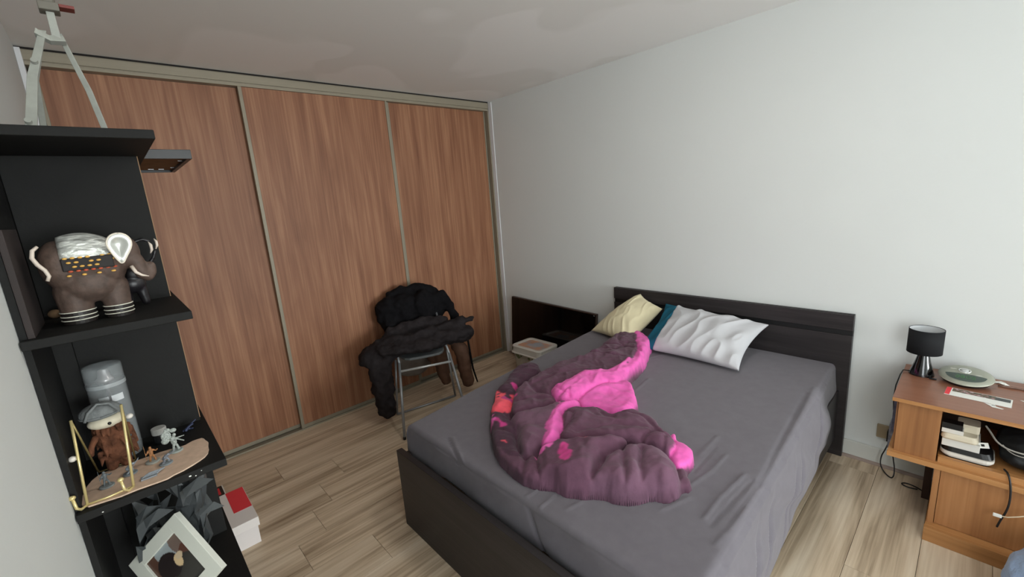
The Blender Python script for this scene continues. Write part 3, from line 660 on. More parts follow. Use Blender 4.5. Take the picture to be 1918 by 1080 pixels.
l1 = strap('leg', [(1.87,-2.968,1.789),(1.80,-2.938,1.95),(1.76,-2.901,2.065)], [.020,.0175,.013], .006, (0,1,0), tp)
for z,y,x in ((1.842,-2.962,1.852),(1.985,-2.928,1.792)): MB().cyl((x,y,z),(x+.008,y,z+.003),.0065,.006,14).build('rivet', mtp, l1)
l2 = strap('leg', [(1.66,-2.822,1.789),(1.70,-2.845,1.95),(1.74,-2.874,2.07)], [.014,.013,.010], .005, (.25,1,0), tp)
MB().box((1.664,-2.829,1.80),(1.668,-2.818,1.86)).build('channel_lip', mtp, l2)
l3 = strap('leg', [(1.50,-2.962,1.789),(1.65,-2.940,1.975),(1.735,-2.905,2.06)], [.014,.013,.010], .005, (0,1,.2), tp)
MB().cyl((1.87,-2.968,1.7885),(1.87,-2.968,1.796),.013,.011,14).build('foot', M['black_pl'], l1)
strap('hinge_bracket', [(1.765,-2.914,2.058),(1.755,-2.892,2.048),(1.75,-2.866,2.052)], .018, .014, (1,0,.3), tp)
strap('centre_column', [(1.755,-2.880,2.05),(1.755,-2.880,2.125)], [.016,.014], .010, (0,1,0), tp)
hd = MB(); hd.box((1.735,-2.898,2.11),(1.775,-2.862,2.128)); hd.cyl((1.755,-2.88,2.128),(1.755,-2.88,2.16),.013,.017,16); hd.box((1.73,-2.905,2.16),(1.78,-2.855,2.168)); hd.build('head', mat('tripod_head',(112,108,98),.6), tp, bevel=.002)
MB().box((1.74,-2.862,2.121),(1.77,-2.835,2.128)).build('lever', mat('red_brown_lever',(120,52,46),.5), tp, bevel=.001)

# ---------------------------------------------------------------- elephant (brown, silver cloth)
ZE = LV[2]+.0005
bx = 2.035
el = thing('elephant_figurine', 'brown carved elephant figurine with silver back cloth and beads on the middle shelf', 'figurine', (bx,-2.93,ZE))
mE = mat('dark_brown_resin', (84,68,60), .6, .4, noise=(60,.3), bump=(110,.5,.002))
blob('body', [('e',(bx,-2.932,1.535),(.042,.054,.056)),('e',(bx,-2.965,1.530),(.040,.034,.052)),('e',(bx,-2.897,1.527),(.038,.034,.050)),
   ('e',(bx,-2.930,1.488),(.038,.052,.042)),('c',(bx-.004,-2.959,1.475),(bx-.004,-2.959,1.418),.031,.026),('c',(bx-.004,-2.895,1.475),(bx-.004,-2.895,1.418),.027,.0225),
   ('e',(bx+.004,-2.862,1.545),(.026,.026,.036)),('t',[(bx+.012,-2.850,1.525),(bx+.014,-2.842,1.496),(bx+.012,-2.834,1.487),(bx+.010,-2.827,1.495),(bx+.008,-2.826,1.508)],[.017,.014,.012,.011,.011])],
   .0028, mE, el, smooth=3)
mfoot = mat('foot_dark',(34,28,26),.5)
MB().cyl((bx-.004,-2.959,ZE),(bx-.004,-2.959,1.432),.0265,.0275,24).build('foot_block', mfoot, el)
MB().cyl((bx-.004,-2.895,ZE),(bx-.004,-2.895,1.432),.0228,.024,24).build('foot_block', mfoot, el)
msil = mat('silver_leaf', (206,208,202), .38, .5, .45, noise=(120,.4,(1,.4,1)), bump=(90,1,.006,(1,.4,1)))
mline = mat('white_line',(222,220,204),.4)
for y,r in ((-2.959,.0283),(-2.895,.0247)):
    for z in (1.416,1.424,1.433): MB().tube([(bx-.004+r*math.cos(t),y+r*math.sin(t),z) for t in np.linspace(0,2*math.pi,33)], .0011, 6).build('anklet', mline, el, smooth=True)
# saddle cloth: patch of an ellipsoid shell over the back
def shell(cx,cy,cz,rx,ry,rz,t0,t1,y0,y1,nt=26,ny=14,jag=.0):
    P = np.zeros((nt,ny,3))
    for i,t in enumerate(np.linspace(t0,t1,nt)):
        for j,y in enumerate(np.linspace(y0,y1,ny)):
            k = math.sqrt(max(0,1-((y-cy)/ry)**2)); jg = jag*math.sin(j*2.1)*(i in (0,nt-1))
            P[i,j] = (cx+rx*k*math.sin(t+jg), y, cz+rz*k*math.cos(t+jg))
    return P
sc = grid_mesh('back_cloth', shell(bx,-2.932,1.535,.0445,.068,.0590,-1.5,1.50,-2.962,-2.884), msil, el, solid=-.0025)
tz = [1.543,1.533,1.524,1.514]
beads_m = [mat('amber_bead',(226,176,88),.35), mat('red_bead',(190,84,54),.35)]
for r in range(5):
    z = 1.545-r*.0088
    for k in range(7):
        if (r*7+k)%5 == 4 and r<3: continue
        if r==4 and k not in (0,2,4,6): continue
        y = -2.955+k*.0112+(r%2)*.004; kk = math.sqrt(max(0,1-((y+2.932)/.078)**2)); dz = (z-1.535)/.060
        x = bx+.0475*kk*math.sqrt(max(0,1-dz*dz))
        MB().ell((x,y,z),(.0026,.0040,.0022),8,6).build('bead', beads_m[1 if r==3 else 0], el, smooth=True)
B('bead_band', (bx+.036,-2.962,1.519),(bx+.0452,-2.884,1.545), mat('bead_net',(26,20,18),.7), el, .002)
# ear: silver leaf cup with pale rim
ear = MB(); pts = [(0,.030),(.012,.029),(.021,.021),(.024,.008),(.019,-.006),(.010,-.020),(.001,-.036),(-.006,-.024),(-.013,-.006),(-.017,.010),(-.011,.024)]
sp = smooth_poly(pts,2); cen = (.002,.004); ex = bx+.046
n = len(sp); vs = [(ex-.010,-2.872+cen[0],1.557+cen[1])]+[(ex,-2.872+a,1.557+b) for a,b in sp]+[(ex-.006,-2.872+cen[0]+(a-cen[0])*.6,1.557+cen[1]+(b-cen[1])*.6) for a,b in sp]
fs = [(0,1+n+i,1+n+(i+1)%n) for i in range(n)]+[(1+n+i,1+i,1+(i+1)%n,1+n+(i+1)%n) for i in range(n)]
ear.add(vs,fs); eo = ear.build('ear', mat('ear_silver', (190,192,186), .3, .5, .45), el, smooth=True)
s_ = eo.modifiers.new('thickness','SOLIDIFY'); s_.thickness = .002
er = MB(); er.tube([(ex,-2.872+a,1.557+b) for a,b in sp+[sp[0]]], .0019, 6); er.build('ear_rim', mat('ivory_rim',(222,212,196),.4), eo, smooth=True)
iv = mat('ivory',(214,200,186),.4,.5)
MB().tube([(bx+.026,-2.988,1.573),(bx+.030,-2.996,1.566),(bx+.032,-2.999,1.552),(bx+.034,-2.994,1.538),(bx+.036,-2.986,1.526),(bx+.037,-2.983,1.514),(bx+.037,-2.987,1.505)], [.0028,.0036,.0038,.0038,.0036,.0034,.003], 10).build('tail', iv, el, smooth=True)
MB().tube([(bx+.030,-2.858,1.514),(bx+.036,-2.853,1.500),(bx+.036,-2.844,1.492),(bx+.034,-2.833,1.488)], [.0036,.0034,.0026,.0008], 10).build('tusk', iv, el, smooth=True)
MB().tube([(bx-.018,-2.858,1.514),(bx-.010,-2.853,1.500),(bx-.008,-2.844,1.492),(bx-.008,-2.833,1.488)], [.0036,.0034,.0026,.0008], 10).build('tusk', iv, el, smooth=True)
# small black elephant behind
mB = mat('black_resin',(26,24,27),.4,.5)
e2 = thing('elephant_figurine', 'small black elephant figurine with raised looped trunk behind the brown elephant', 'figurine', (1.935,-2.850,ZE))
blob('body', [('e',(1.925,-2.862,1.462),(.022,.027,.024)),('c',(1.925,-2.875,1.45),(1.925,-2.877,1.415),.012,.009),('c',(1.925,-2.848,1.45),(1.925,-2.844,1.415),.012,.009),('e',(1.927,-2.838,1.487),(.015,.015,.018)),
   ('t',[(1.93,-2.835,1.500),(1.933,-2.842,1.525),(1.935,-2.845,1.548),(1.937,-2.838,1.562),(1.938,-2.824,1.566),(1.938,-2.812,1.560)],[.008,.006,.005,.0045,.004,.0035]),
   ('t',[(1.93,-2.832,1.492),(1.936,-2.822,1.505),(1.938,-2.811,1.520),(1.938,-2.805,1.535)],[.006,.005,.004,.0035]),('e',(1.94,-2.856,1.487),(.005,.014,.015))], .0022, mB, e2, smooth=2)
MB().tube([(1.945,-2.815,1.531),(1.947,-2.811,1.540),(1.946,-2.811,1.551),(1.943,-2.814,1.559)],[.0014,.0032,.0032,.001],8).build('tusk', iv, e2, smooth=True)
MB().tube([(1.945,-2.803,1.540),(1.947,-2.799,1.549),(1.946,-2.799,1.558),(1.943,-2.802,1.565)],[.0014,.0028,.0028,.001],8).build('tusk', iv, e2, smooth=True)
bb_ = blob('pebble', [('e',(1.90,-3.005,ZE+.009),(.012,.012,.010)),('e',(1.905,-2.993,ZE+.007),(.008,.008,.008))], .002, mat('tan_pebble',(118,92,66),.9,noise=(80,.2)), loc=(1.90,-3.0,ZE), smooth=1)
meta(bb_, 'small tan lump on the middle shelf behind the brown elephant', 'ornament')
o = MB().box((1.96,-3.028,ZE),(2.135,-3.018,1.61)).build('board', mat('dark_maroon_board',(38,28,26),.7,noise=(14,.2)), loc=(2.04,-3.02,ZE), bevel=.001)
meta(o, 'dark maroon board leaning against the wall behind the brown elephant', 'board')

# ---------------------------------------------------------------- shelf with the brass stand
Z3 = LV[1]+.0005
cd_ = smooth_poly([(2.13,-3.03),(2.142,-2.98),(2.139,-2.93),(2.144,-2.90),(2.136,-2.87),(2.12,-2.83),(2.10,-2.812),(2.06,-2.800),(2.02,-2.798),(1.99,-2.803),(1.985,-2.82),(2.0,-2.85),(1.985,-2.88),(1.99,-2.93),(1.985,-2.97),(1.99,-3.0),(2.02,-3.022),(2.06,-3.028)],1)
cd_ = [(x+rng.uniform(-.002,.002),y+rng.uniform(-.002,.002)) for x,y in cd_]
o = MB().prism(cd_, Z3, Z3+.003).build('cardboard', M['card'], loc=(2.07,-2.92,Z3)); meta(o, 'torn piece of brown cardboard under the little grey figures', 'cardboard')
ZC = Z3+.0035
# brass easel
gs = thing('display_easel', 'brass wire display easel with ball tips on the cardboard', 'easel', (2.09,-2.99,Z3))
Fl, Fr, Tl, Tr = (2.128,-3.020,ZC+.002), (2.124,-2.947,ZC+.002), (2.085,-3.012,1.218), (2.085,-2.933,1.222)
Bl, Br = (1.985,-3.004,ZC+.002), (1.985,-2.938,ZC+.002)
g = MB(); g.tube([Fl,Tl],.0026,8); g.tube([Fr,Tr],.0026,8); g.tube([Fl,(2.130,-2.99,ZC+.002),Fr],.0022,8); g.build('front_frame', M['gold'], gs, smooth=True)
g = MB(); g.tube([Tl,Bl],.0020,8); g.tube([Tr,Br],.0020,8); g.tube([Bl,Br],.0016,8); g.build('rear_strut', mat('dull_brass',(150,134,88),.4,.5,.6), gs, smooth=True)
for p in (Fl,Fr):
    g = MB(); g.tube([p,(p[0]+.010,p[1]-.009,p[2]-.001),(p[0]+.014,p[1]-.014,p[2]+.006),(p[0]+.012,p[1]-.016,p[2]+.028)],.0028,8); g.ell((p[0]+.012,p[1]-.016,p[2]+.030),(.0058,.0058,.0046),12,8); g.build('hook', M['gold'], gs, smooth=True)
for c in ((2.10,-3.024,1.142),(2.02,-2.927,1.17)):
    MB().ell(c,(.007,.007,.006),12,8).build('end_ball', mat('white_cap',(220,214,205),.4), gs, smooth=True)

# shaggy figurine: grey cap, cream face, rust-brown body
fg = thing('figurine', 'shaggy rust-brown figurine with grey cap and cream face behind the brass easel', 'figurine', (2.0,-2.97,Z3))
mR = mat('rust_fur', (100,64,46), .9, .2, noise=(60,.5), bump=(60,1,.006))
fu = [('e',(1.985,-2.965,1.125),(.024,.030,.040)),('e',(1.985,-2.960,1.09),(.024,.028,.028)),('c',(1.985,-2.975,1.075),(1.99,-2.978,Z3+.011),.014,.011),('c',(1.985,-2.955,1.075),(1.99,-2.953,Z3+.011),.014,.011)]
for k in range(46):
    a = rng.uniform(0,6.28); z = rng.uniform(1.075,1.155); rr = .9+.25*rng.rand()
    fu.append(('c',(1.985+.022*rr*math.cos(a),-2.962+.029*rr*math.sin(a),z),(1.985+.026*rr*math.cos(a),-2.962+.033*rr*math.sin(a),z-.016),.005,.0015))
blob('fur_body', fu, .0022, mR, fg, smooth=0)
blob('arm', [('t',[(2.0,-2.992,1.135),(2.01,-3.002,1.12),(2.015,-3.004,1.105)],[.007,.006,.005])], .002, mR, fg)
blob('face', [('e',(1.992,-2.968,1.166),(.026,.033,.016))], .002, mat('cream_felt',(214,206,184),.8,noise=(40,.05)), fg, smooth=1)
MB().ell((2.0185,-2.962,1.166),(.002,.0035,.0035),12,8).build('eye', M['black_pl'], fg, smooth=True)
mCap = mat('grey_knit',(120,124,124),.9,noise=(70,.15),bump=(120,.8,.003))
blob('cap', [('e',(1.986,-2.974,1.190),(.031,.037,.020))], .0022, mCap, fg, smooth=1)
cb = MB()
for k in range(6): 
    rr = .036-.004*k; cb.tube([(1.986+.031*math.cos(t)*rr/.036,-2.974+rr*math.sin(t),1.184+.0042*k) for t in np.linspace(0,6.283,25)], .0019, 6)
cb.tube([(2.015,-3.0,1.182),(2.013,-2.992,1.200),(2.0,-2.975,1.212),(2.005,-2.955,1.208),(2.012,-2.942,1.188)],.0028,8)
cb.build('cap_ribbing', mCap, fg, smooth=True)
# clear plastic tub behind
clr = mat('clear_plastic',(205,212,214),.12,.5,alpha=.16)
ct = thing('plastic_tub', 'clear plastic cylinder tub with silver knob behind the shaggy figurine', 'container', (1.915,-2.955,Z3))
tb = MB(); c0 = (1.915,-2.955,Z3); R_ = .036
tb.lathe([(R_*.92,0),(R_*.95,.003),(R_,.02),(R_,.19),(R_*1.01,.192),(R_*1.01,.232),(R_*.97,.237),(.0,.237)], c0, 40, closed=False)
to = tb.build('tub', clr, ct, smooth=True); sm = to.modifiers.new('thickness','SOLIDIFY'); sm.thickness = .0012
MB().lathe([(R_*1.015,.186),(R_*1.02,.188),(R_*1.02,.193),(R_*1.015,.195)], c0, 40, closed=False).build('rim_band', mat('frosted_rim',(190,196,198),.3,alpha=.6), ct, smooth=True)
MB().lathe([(.004,.003),(.004,.19),(.0165,.195),(.0165,.202),(.012,.206),(.010,.224),(0,.226)], c0, 24).build('silver_knob', mat('brushed_silver',(200,196,198),.3,.5,.6), ct, smooth=True)
lb = MB(); 
for a0,a1 in ((-.5,.0),(.12,.75)): 
    ts = np.linspace(a0,a1,8); vs = [(c0[0]+(R_+.0012)*math.cos(t),c0[1]+(R_+.0012)*math.sin(t),c0[2]+z) for z in (.150,.166) for t in ts]; lb.add(vs,[(i,i+1,8+i+1,8+i) for i in range(7)])
lb.build('label', mat('white_label',(200,204,206),.5), ct)
# paint pot
pp = thing('jar', 'small black jar with white lid at the back of the shelf', 'jar', (1.92,-2.884,Z3))
MB().lathe([(.013,0),(.0145,.004),(.0145,.022),(.0125,.027)],(1.92,-2.884,Z3),24).build('jar_body', mat('dark_jar',(30,31,33),.25), pp, smooth=False)
MB().lathe([(.0155,.026),(.0158,.028),(.0158,.040),(.0150,.0415)],(1.92,-2.884,Z3),24).build('lid', mat('white_lid',(178,178,174),.4), pp, smooth=False)
# miniatures
def mini(x, y, yaw, kind, label, col, basecol, s=1.0):
    t = thing('miniature', label, 'figurine', (x,y,ZC), 'little painted figures on the cardboard')
    mm = mat('mini_paint', col, .6, .4, noise=(300,.5)); c, sn = math.cos(yaw), math.sin(yaw)
    def L(a,b,z): return (x+(a*c-b*sn)*s, y+(a*sn+b*c)*s, ZC+z*s)
    MB().lathe([(.0125*s,0),(.0125*s,.0022*s),(.0112*s,.003*s)],(x,y,ZC),20).build('base', mat('mini_base', basecol, .7), t)
    if kind == 'walk':
        sh = [('t',[L(.0,-.004,.003),L(.001,-.003,.010),L(0,-.001,.017)],[.0019*s,.0018*s,.0022*s]),('t',[L(.002,.005,.003),L(0,.004,.010),L(0,.001,.017)],[.0019*s,.0018*s,.0022*s]),
          ('c',L(0,0,.017),L(0,0,.026),.0036*s,.0042*s),('e',L(.001,0,.032),(.0027*s,.0026*s,.0030*s)),('t',[L(0,-.004,.026),L(.003,-.008,.021),L(.006,-.009,.023)],[.0016*s,.0014*s,.0013*s]),
          ('t',[L(0,.004,.026),L(.003,.008,.023),L(.006,.010,.026)],[.0016*s,.0014*s,.0013*s]),('c',L(.006,-.010,.012),L(.006,-.010,.042),.0008*s,.0006*s)]
    elif kind == 'crouch':
        sh = [('t',[L(-.003,-.006,.003),L(.002,-.005,.009),L(-.003,-.001,.011)],[.0018*s,.0018*s,.0024*s]),('t',[L(.003,.006,.003),L(.003,.005,.010),L(-.003,.001,.011)],[.0018*s,.0018*s,.0024*s]),
          ('c',L(-.003,0,.012),L(.003,.001,.018),.0038*s,.0036*s),('e',L(.007,.002,.021),(.0028*s,.0028*s,.0028*s)),('t',[L(.002,.004,.018),L(.008,.010,.019),L(.012,.016,.022)],[.0014*s,.0012*s,.0010*s]),
          ('t',[L(.002,-.004,.017),L(.006,-.010,.012),L(.008,-.016,.009)],[.0014*s,.0012*s,.0009*s]),('c',L(.010,-.020,.016),L(.012,.020,.024),.0008*s,.0006*s)]
    else:  # winged
        sh = [('t',[L(0,-.004,.003),L(.001,-.003,.012),L(0,0,.020)],[.0024*s,.0024*s,.003*s]),('t',[L(.002,.005,.003),L(0,.004,.011),L(0,0,.020)],[.0024*s,.0024*s,.003*s]),
          ('c',L(0,0,.020),L(0,-.001,.030),.005*s,.0055*s),('e',L(.003,.002,.038),(.0034*s,.0034*s,.0038*s)),('c',L(.002,.005,.029),L(.008,.017,.030),.0018*s,.0010*s),('c',L(0,.006,.026),L(.010,.014,.020),.0016*s,.0012*s),
          ('e',L(-.003,-.010,.040),(.003*s,.009*s,.010*s)),('e',L(-.004,-.013,.029),(.003*s,.007*s,.007*s)),('e',L(-.003,.004,.046),(.003*s,.006*s,.005*s)),('e',L(-.004,-.006,.050),(.003*s,.006*s,.005*s))]
    blob('figure', sh, .0009, mm, t, smooth=0)
G1, G2 = (140,148,150), (112,116,122)
mini(2.015,-2.862,.3,'wing','tallest grey winged miniature at the right end of the cardboard',(150,156,150),(150,158,154),1.15)
mini(2.030,-2.908,.2,'walk','copper brown miniature with spear on a pale base',(150,104,66),(158,162,156),1.15)
mini(2.066,-2.886,.9,'crouch','crouching grey miniature in front of the winged one',(118,122,130),(128,136,140),1.05)
mini(2.050,-2.950,1.2,'crouch','grey miniature with raised arms between the brass easel legs',(134,142,150),(120,128,132),1.05)
mini(2.072,-2.990,.4,'walk','dark grey miniature at the left end of the cardboard',(92,98,100),(128,134,134),1.05)
lw = MB()
for k in range(7): 
    y = -2.932+k*.0042; lw.tube([(2.105,y,ZC+.002),(2.10,y+.008,ZC+.005),(2.098,y+.016,ZC+.007)],.0016,6)
lw.box((2.097,-2.934,ZC),(2.112,-2.906,ZC+.003)); o = lw.build('miniature', mat('mini_grey',(128,134,140),.6), loc=(2.1,-2.92,ZC), smooth=False); meta(o, 'fallen spiky grey miniature at the front edge of the cardboard', 'figurine', 'little painted figures on the cardboard')
bl = blob('miniature', [('t',[(1.83+.08,-2.83,Z3+.006),(1.90,-2.822,Z3+.010),(1.895,-2.812,Z3+.012)],[.004,.003,.002]),('c',(1.905,-2.836,Z3+.004),(1.885,-2.804,Z3+.018),.0022,.0016),('c',(1.90,-2.83,Z3+.004),(1.91,-2.815,Z3+.006),.003,.002)], .0012, mat('navy_paint',(48,56,84),.5,noise=(200,.4)), loc=(1.90,-2.822,Z3), smooth=0)
meta(bl, 'small navy blue miniature at the back right corner of the shelf', 'figurine')

# crumpled dark film on the lower shelf
Z4 = LV[0]+.0005
rr = random.Random(5)
def shard(mb, pts, t=.0012):
    vs = [Vector(p) for p in pts]; mb.add(vs, [(0,i,i+1) for i in range(1,len(vs)-1)])
film = MB()
C0 = Vector((2.06,-2.90,.80))
nu, nv = 15, 12; P = {}
for i in range(nu):
    for j in range(nv):
        u = i/(nu-1); v = j/(nv-1)
        y = -2.972+u*.17*(1-.35*abs(v-.9)); z = Z4+.004+v*.33-(.07*(1-u) if v>.6 else 0)+.02*u
        x = 2.03+.03*math.sin(u*7+v*4)+rr.uniform(-.011,.011)
        P[i,j] = (x, y+rr.uniform(-.009,.009), min(z+rr.uniform(-.008,.008) if j else Z4+.001, 1.015))
vs = [P[i,j] for i in range(nu) for j in range(nv)]
fs = []
for i in range(nu-1):
    for j in range(nv-1):
        a,b,c,d = i*nv+j,(i+1)*nv+j,(i+1)*nv+j+1,i*nv+j+1
        if j > 8 and rr.random() < .25: continue
        if (i < 2 and j < 6): continue
        fs += ([(a,b,c),(a,c,d)] if rr.random()<.5 else [(a,b,d),(b,c,d)])
film.add(vs,fs)
for k in range(7):
    y = rr.uniform(-2.96,-2.84); z = rr.uniform(.86,1.0); x = 2.06+rr.uniform(-.02,.03); L = rr.uniform(.03,.07); a = rr.uniform(-.3,.7)
    shard(film, [(x,y,z),(x+.012,y+L*math.cos(a),z+L*math.sin(a)),(x+.004,y+L*.8*math.cos(a+.5),z+L*.8*math.sin(a+.5)),(x-.008,y+L*.3*math.cos(a+1.2),z+L*.3*math.sin(a+1.2))])
o = film.build('plastic_wrap', mat('dark_film',(62,66,68),.35,.6,noise=(18,.3)), loc=(2.06,-2.90,Z4)); meta(o, 'crumpled dark grey plastic sheeting stuffed on the lowest visible shelf', 'plastic sheet')
s_ = o.modifiers.new('thickness','SOLIDIFY'); s_.thickness = .0006
# white photo frame
T_, R2, L2 = Vector((2.05,-2.896,.915)), Vector((2.17,-2.839,.799)), Vector((1.99,-3.0,.806))
sh = Vector((.03,0,.008)); T_, R2, L2 = T_+sh, R2+sh, L2+sh
uu = (R2-T_); Lu = uu.length; uu.normalize(); vv = (L2-T_); vv = (vv-uu*vv.dot(uu)); Lv = vv.length; vv.normalize(); ww = uu.cross(vv).normalized()
if ww.x < 0: ww = -ww
Mf = Matrix((uu,vv,ww)).transposed().to_4x4(); Mf.translation = T_
wf_ = thing('photo_frame', 'small white photo frame with dark portrait picture, tilted on its corner', 'picture frame', tuple(T_+uu*Lu+vv*Lv))
fb = MB(); e_ = .030
fb.box((0,0,-.016),(Lu,e_,.0),M=Mf); fb.box((0,Lv-e_,-.016),(Lu,Lv,.0),M=Mf); fb.box((0,e_,-.016),(e_,Lv-e_,.0),M=Mf); fb.box((Lu-e_,e_,-.016),(Lu,Lv-e_,.0),M=Mf)
fb.build('frame', mat('white_frame',(206,208,198),.5,.4), wf_, bevel=.001)
ph = bpy.data.materials.new('dark_portrait_print'); ph.use_nodes = True; nt = ph.node_tree; N = nt.nodes; p = N['Principled BSDF']; p.inputs['Roughness'].default_value = .25
a = N.new('ShaderNodeAttribute'); a.attribute_name = 'print'; nt.links.new(a.outputs['Color'], p.inputs['Base Color'])
nn = 60; uu_, vv_ = np.meshgrid(np.linspace(e_,Lu-e_,nn), np.linspace(e_,Lv-e_,nn)); Pf = np.array(T_)[None,None]+uu_[...,None]*np.array(uu)+vv_[...,None]*np.array(vv)-np.array(ww)*.006
cf = np.zeros((nn,nn,3)); cf[:] = lin((84,60,50)); fu_ = (uu_-e_)/(Lu-2*e_); fv_ = (vv_-e_)/(Lv-2*e_)
def dab(cu,cv,ru,rv,col): cf[(((fu_-cu)/ru)**2+((fv_-cv)/rv)**2) < 1] = lin(col)
dab(.08,.35,.32,.42,(150,158,160)); dab(.15,.05,.3,.3,(112,96,88)); dab(.75,.1,.5,.3,(92,60,50)); dab(.78,.45,.42,.55,(52,50,46)); dab(.40,.62,.27,.30,(40,34,34)); dab(.45,.38,.13,.10,(206,180,140)); dab(.38,.30,.07,.10,(196,176,146)); dab(.8,.85,.2,.25,(108,100,84))
grid_mesh('picture', Pf, ph, wf_, cols=cf)
# white shoe box with red label on the floor
sb = thing('shoe_box', 'white cardboard box with red corner on its lid on the floor by the shelf unit', 'box', (.86,-2.70,0))
B('box_body', (.69,-2.775,.0005),(1.015,-2.615,.112), mat('white_card',(222,216,214),.6), sb, .001)
B('lid', (.682,-2.782,.098),(1.024,-2.607,.145), mat('white_card_lid',(226,220,216),.6), sb, .0015)
B('red_panel', (.684,-2.690,.1452),(.905,-2.609,.1457), M['red'], sb, 0)
dv = thing('leaflet_box', 'thin black and white box with red print behind the white shoe box', 'box', (.50,-2.74,0))
B('box_body', (.36,-2.80,.0005),(.62,-2.675,.03), mat('black_card',(30,28,32),.5), dv, .001)
B('white_edge', (.36,-2.675,.0005),(.62,-2.669,.032), M['paper'], dv, 0)
B('white_edge', (.62,-2.80,.0005),(.626,-2.669,.032), M['paper'], dv, 0)
B('red_print', (.38,-2.72,.0301),(.46,-2.69,.0305), M['red'], dv, 0)
# ================================================================ CHAIR
ca = -.386
f_ = Vector((math.cos(ca), math.sin(ca), 0)); w_ = Vector((-math.sin(ca), math.cos(ca), 0)); O = Vector((.41,-1.26,0))
def CH(a,b,z): return tuple(O+f_*a+w_*b+Vector((0,0,z)))
ch = thing('folding_chair', 'silver metal folding chair with grey seat, piled with dark clothes', 'chair', tuple(O))
FTL, FTR = CH(.20,-.187,.475), CH(.20,.187,.475); FFL, FFR = CH(.442,-.235,.011), CH(.442,.235,.011)
MB().tube([CH(-.30,-.185,.86),CH(-.02,-.187,.56),FTL],.0085,10).build('side_tube', M['silver_tube'], ch, smooth=True)
MB().tube([CH(-.30,.185,.86),CH(-.02,.187,.56),FTR],.0085,10).build('side_tube', M['silver_tube'], ch, smooth=True)
MB().tube([FTL,FFL],.0102,10).build('leg', M['silver_tube'], ch, smooth=True)
MB().tube([FTR,FFR],.0102,10).build('leg', M['silver_tube'], ch, smooth=True)
RL, RR = CH(-.02,-.215,.012), CH(-.02,.215,.012)
RL, RR = (.37,-1.505,.012), (.47,-1.02,.012)
MB().tube([CH(.05,-.20,.45),RL],.0085,10).build('leg', M['silver_tube'], ch, smooth=True)
MB().tube([CH(.05,.20,.45),RR],.0085,10).build('leg', M['silver_tube'], ch, smooth=True)
MB().tube([RL,RR],.0085,10).build('floor_bar', M['silver_tube'], ch, smooth=True)
def lerp(a,b,t): return tuple(Vector(a).lerp(Vector(b),t))
MB().tube([lerp(FTL,FFL,.12),lerp(FTR,FFR,.12)],.0088,10).build('stretcher', mat('bright_tube',(196,198,198),.3,.5,.4), ch, smooth=True)
for P_ in (FFL,FFR): MB().cyl((P_[0],P_[1],.0005),(P_[0],P_[1],.02),.011,.011,12).build('rubber_foot', M['black_pl'], ch)
sp_ = smooth_poly([(-.19,-.175),(.20,-.175),(.215,0),(.20,.175),(-.19,.175)],2)
Ms = Matrix.Translation(O) @ Matrix.Rotation(ca,4,'Z')
MB().prism(sp_, .478, .496, M=Ms).build('seat', M['grey_seat'], ch, bevel=.004)
MB().prism([(a*.012-.31+.0,b) for a,b in ((-1,-.18),(1,-.18),(1,.18),(-1,.18))], .66, .86, M=Ms).build('backrest', M['grey_seat'], ch, bevel=.004)
DS = [(.09,.022),(.03,.008)]
# black jacket over the backrest
blob('x', [], .1, M['black_cloth'], loc=(0,0,0)) if False else None
jk = [('t',[CH(-.27,-.15,.885),CH(-.29,-.05,.905),CH(-.29,.12,.895),CH(-.27,.20,.865)],[.045,.050,.050,.042]),
      ('e',CH(-.22,-.19,.765),(.10,.095,.13)),('e',CH(-.21,-.06,.77),(.10,.13,.14)),('e',CH(-.21,.10,.765),(.10,.13,.14)),('e',CH(-.23,.21,.77),(.08,.095,.115)),
      ('e',CH(-.32,0,.74),(.055,.20,.17)),
      ('e',CH(-.19,-.15,.665),(.09,.10,.08)),('e',CH(-.19,.06,.655),(.08,.17,.07)),
      ('t',[CH(-.22,.24,.84),CH(-.17,.295,.76),CH(-.16,.325,.68),CH(-.15,.335,.61)],[.050,.044,.036,.028])]
o = blob('jacket', jk, .011, M['black_cloth'], loc=CH(-.3,0,.6), smooth=4, disp=[((.085,1),.05),((.04,1),.010)])
meta(o, 'black padded jacket hanging over the chair back', 'jacket', None)
# charcoal jacket on the seat, sleeve hanging left
jc = [('e',CH(.03,-.02,.565),(.24,.23,.065)),('e',CH(.0,.20,.575),(.17,.20,.068)),('e',CH(.06,-.24,.560),(.16,.16,.070)),('e',CH(.08,-.36,.51),(.11,.10,.075)),('e',CH(.0,.32,.555),(.12,.12,.075)),
      ('t',[CH(-.02,.24,.63),CH(.0,.36,.655),CH(.03,.43,.665)],[.040,.036,.026]),('t',[CH(.08,-.24,.62),CH(.12,-.05,.635),CH(.06,.12,.64),CH(-.02,.25,.63)],[.030,.030,.028,.024]),
      ('t',[CH(-.06,-.20,.63),CH(-.08,.05,.66),CH(-.10,.22,.655)],[.055,.055,.045]),('e',CH(.10,-.10,.575),(.14,.24,.05)),
      ('t',[CH(.12,-.28,.54),CH(.15,-.32,.42),CH(.15,-.32,.30),CH(.155,-.315,.18),CH(.165,-.31,.10)],[.075,.076,.078,.074,.055])]
o = blob('jacket', jc, .011, M['char_cloth'], loc=CH(0,0,.5), smooth=4, disp=[((.075,1),.05),((.035,1),.012)])
meta(o, 'charcoal jacket crumpled on the chair seat with one sleeve hanging down', 'jacket')
lb_ = MB(); lb_.prism([(-.013,0),(.013,0),(0,.022)],0,.004,M=Matrix.Translation(CH(-.155,-.075,.655))@Matrix.Rotation(ca,4,'Z')@Matrix.Rotation(1.45,4,'Y')@Matrix.Rotation(math.pi/2,4,'Z'))
lb_.build('care_label', M['paper'], o)
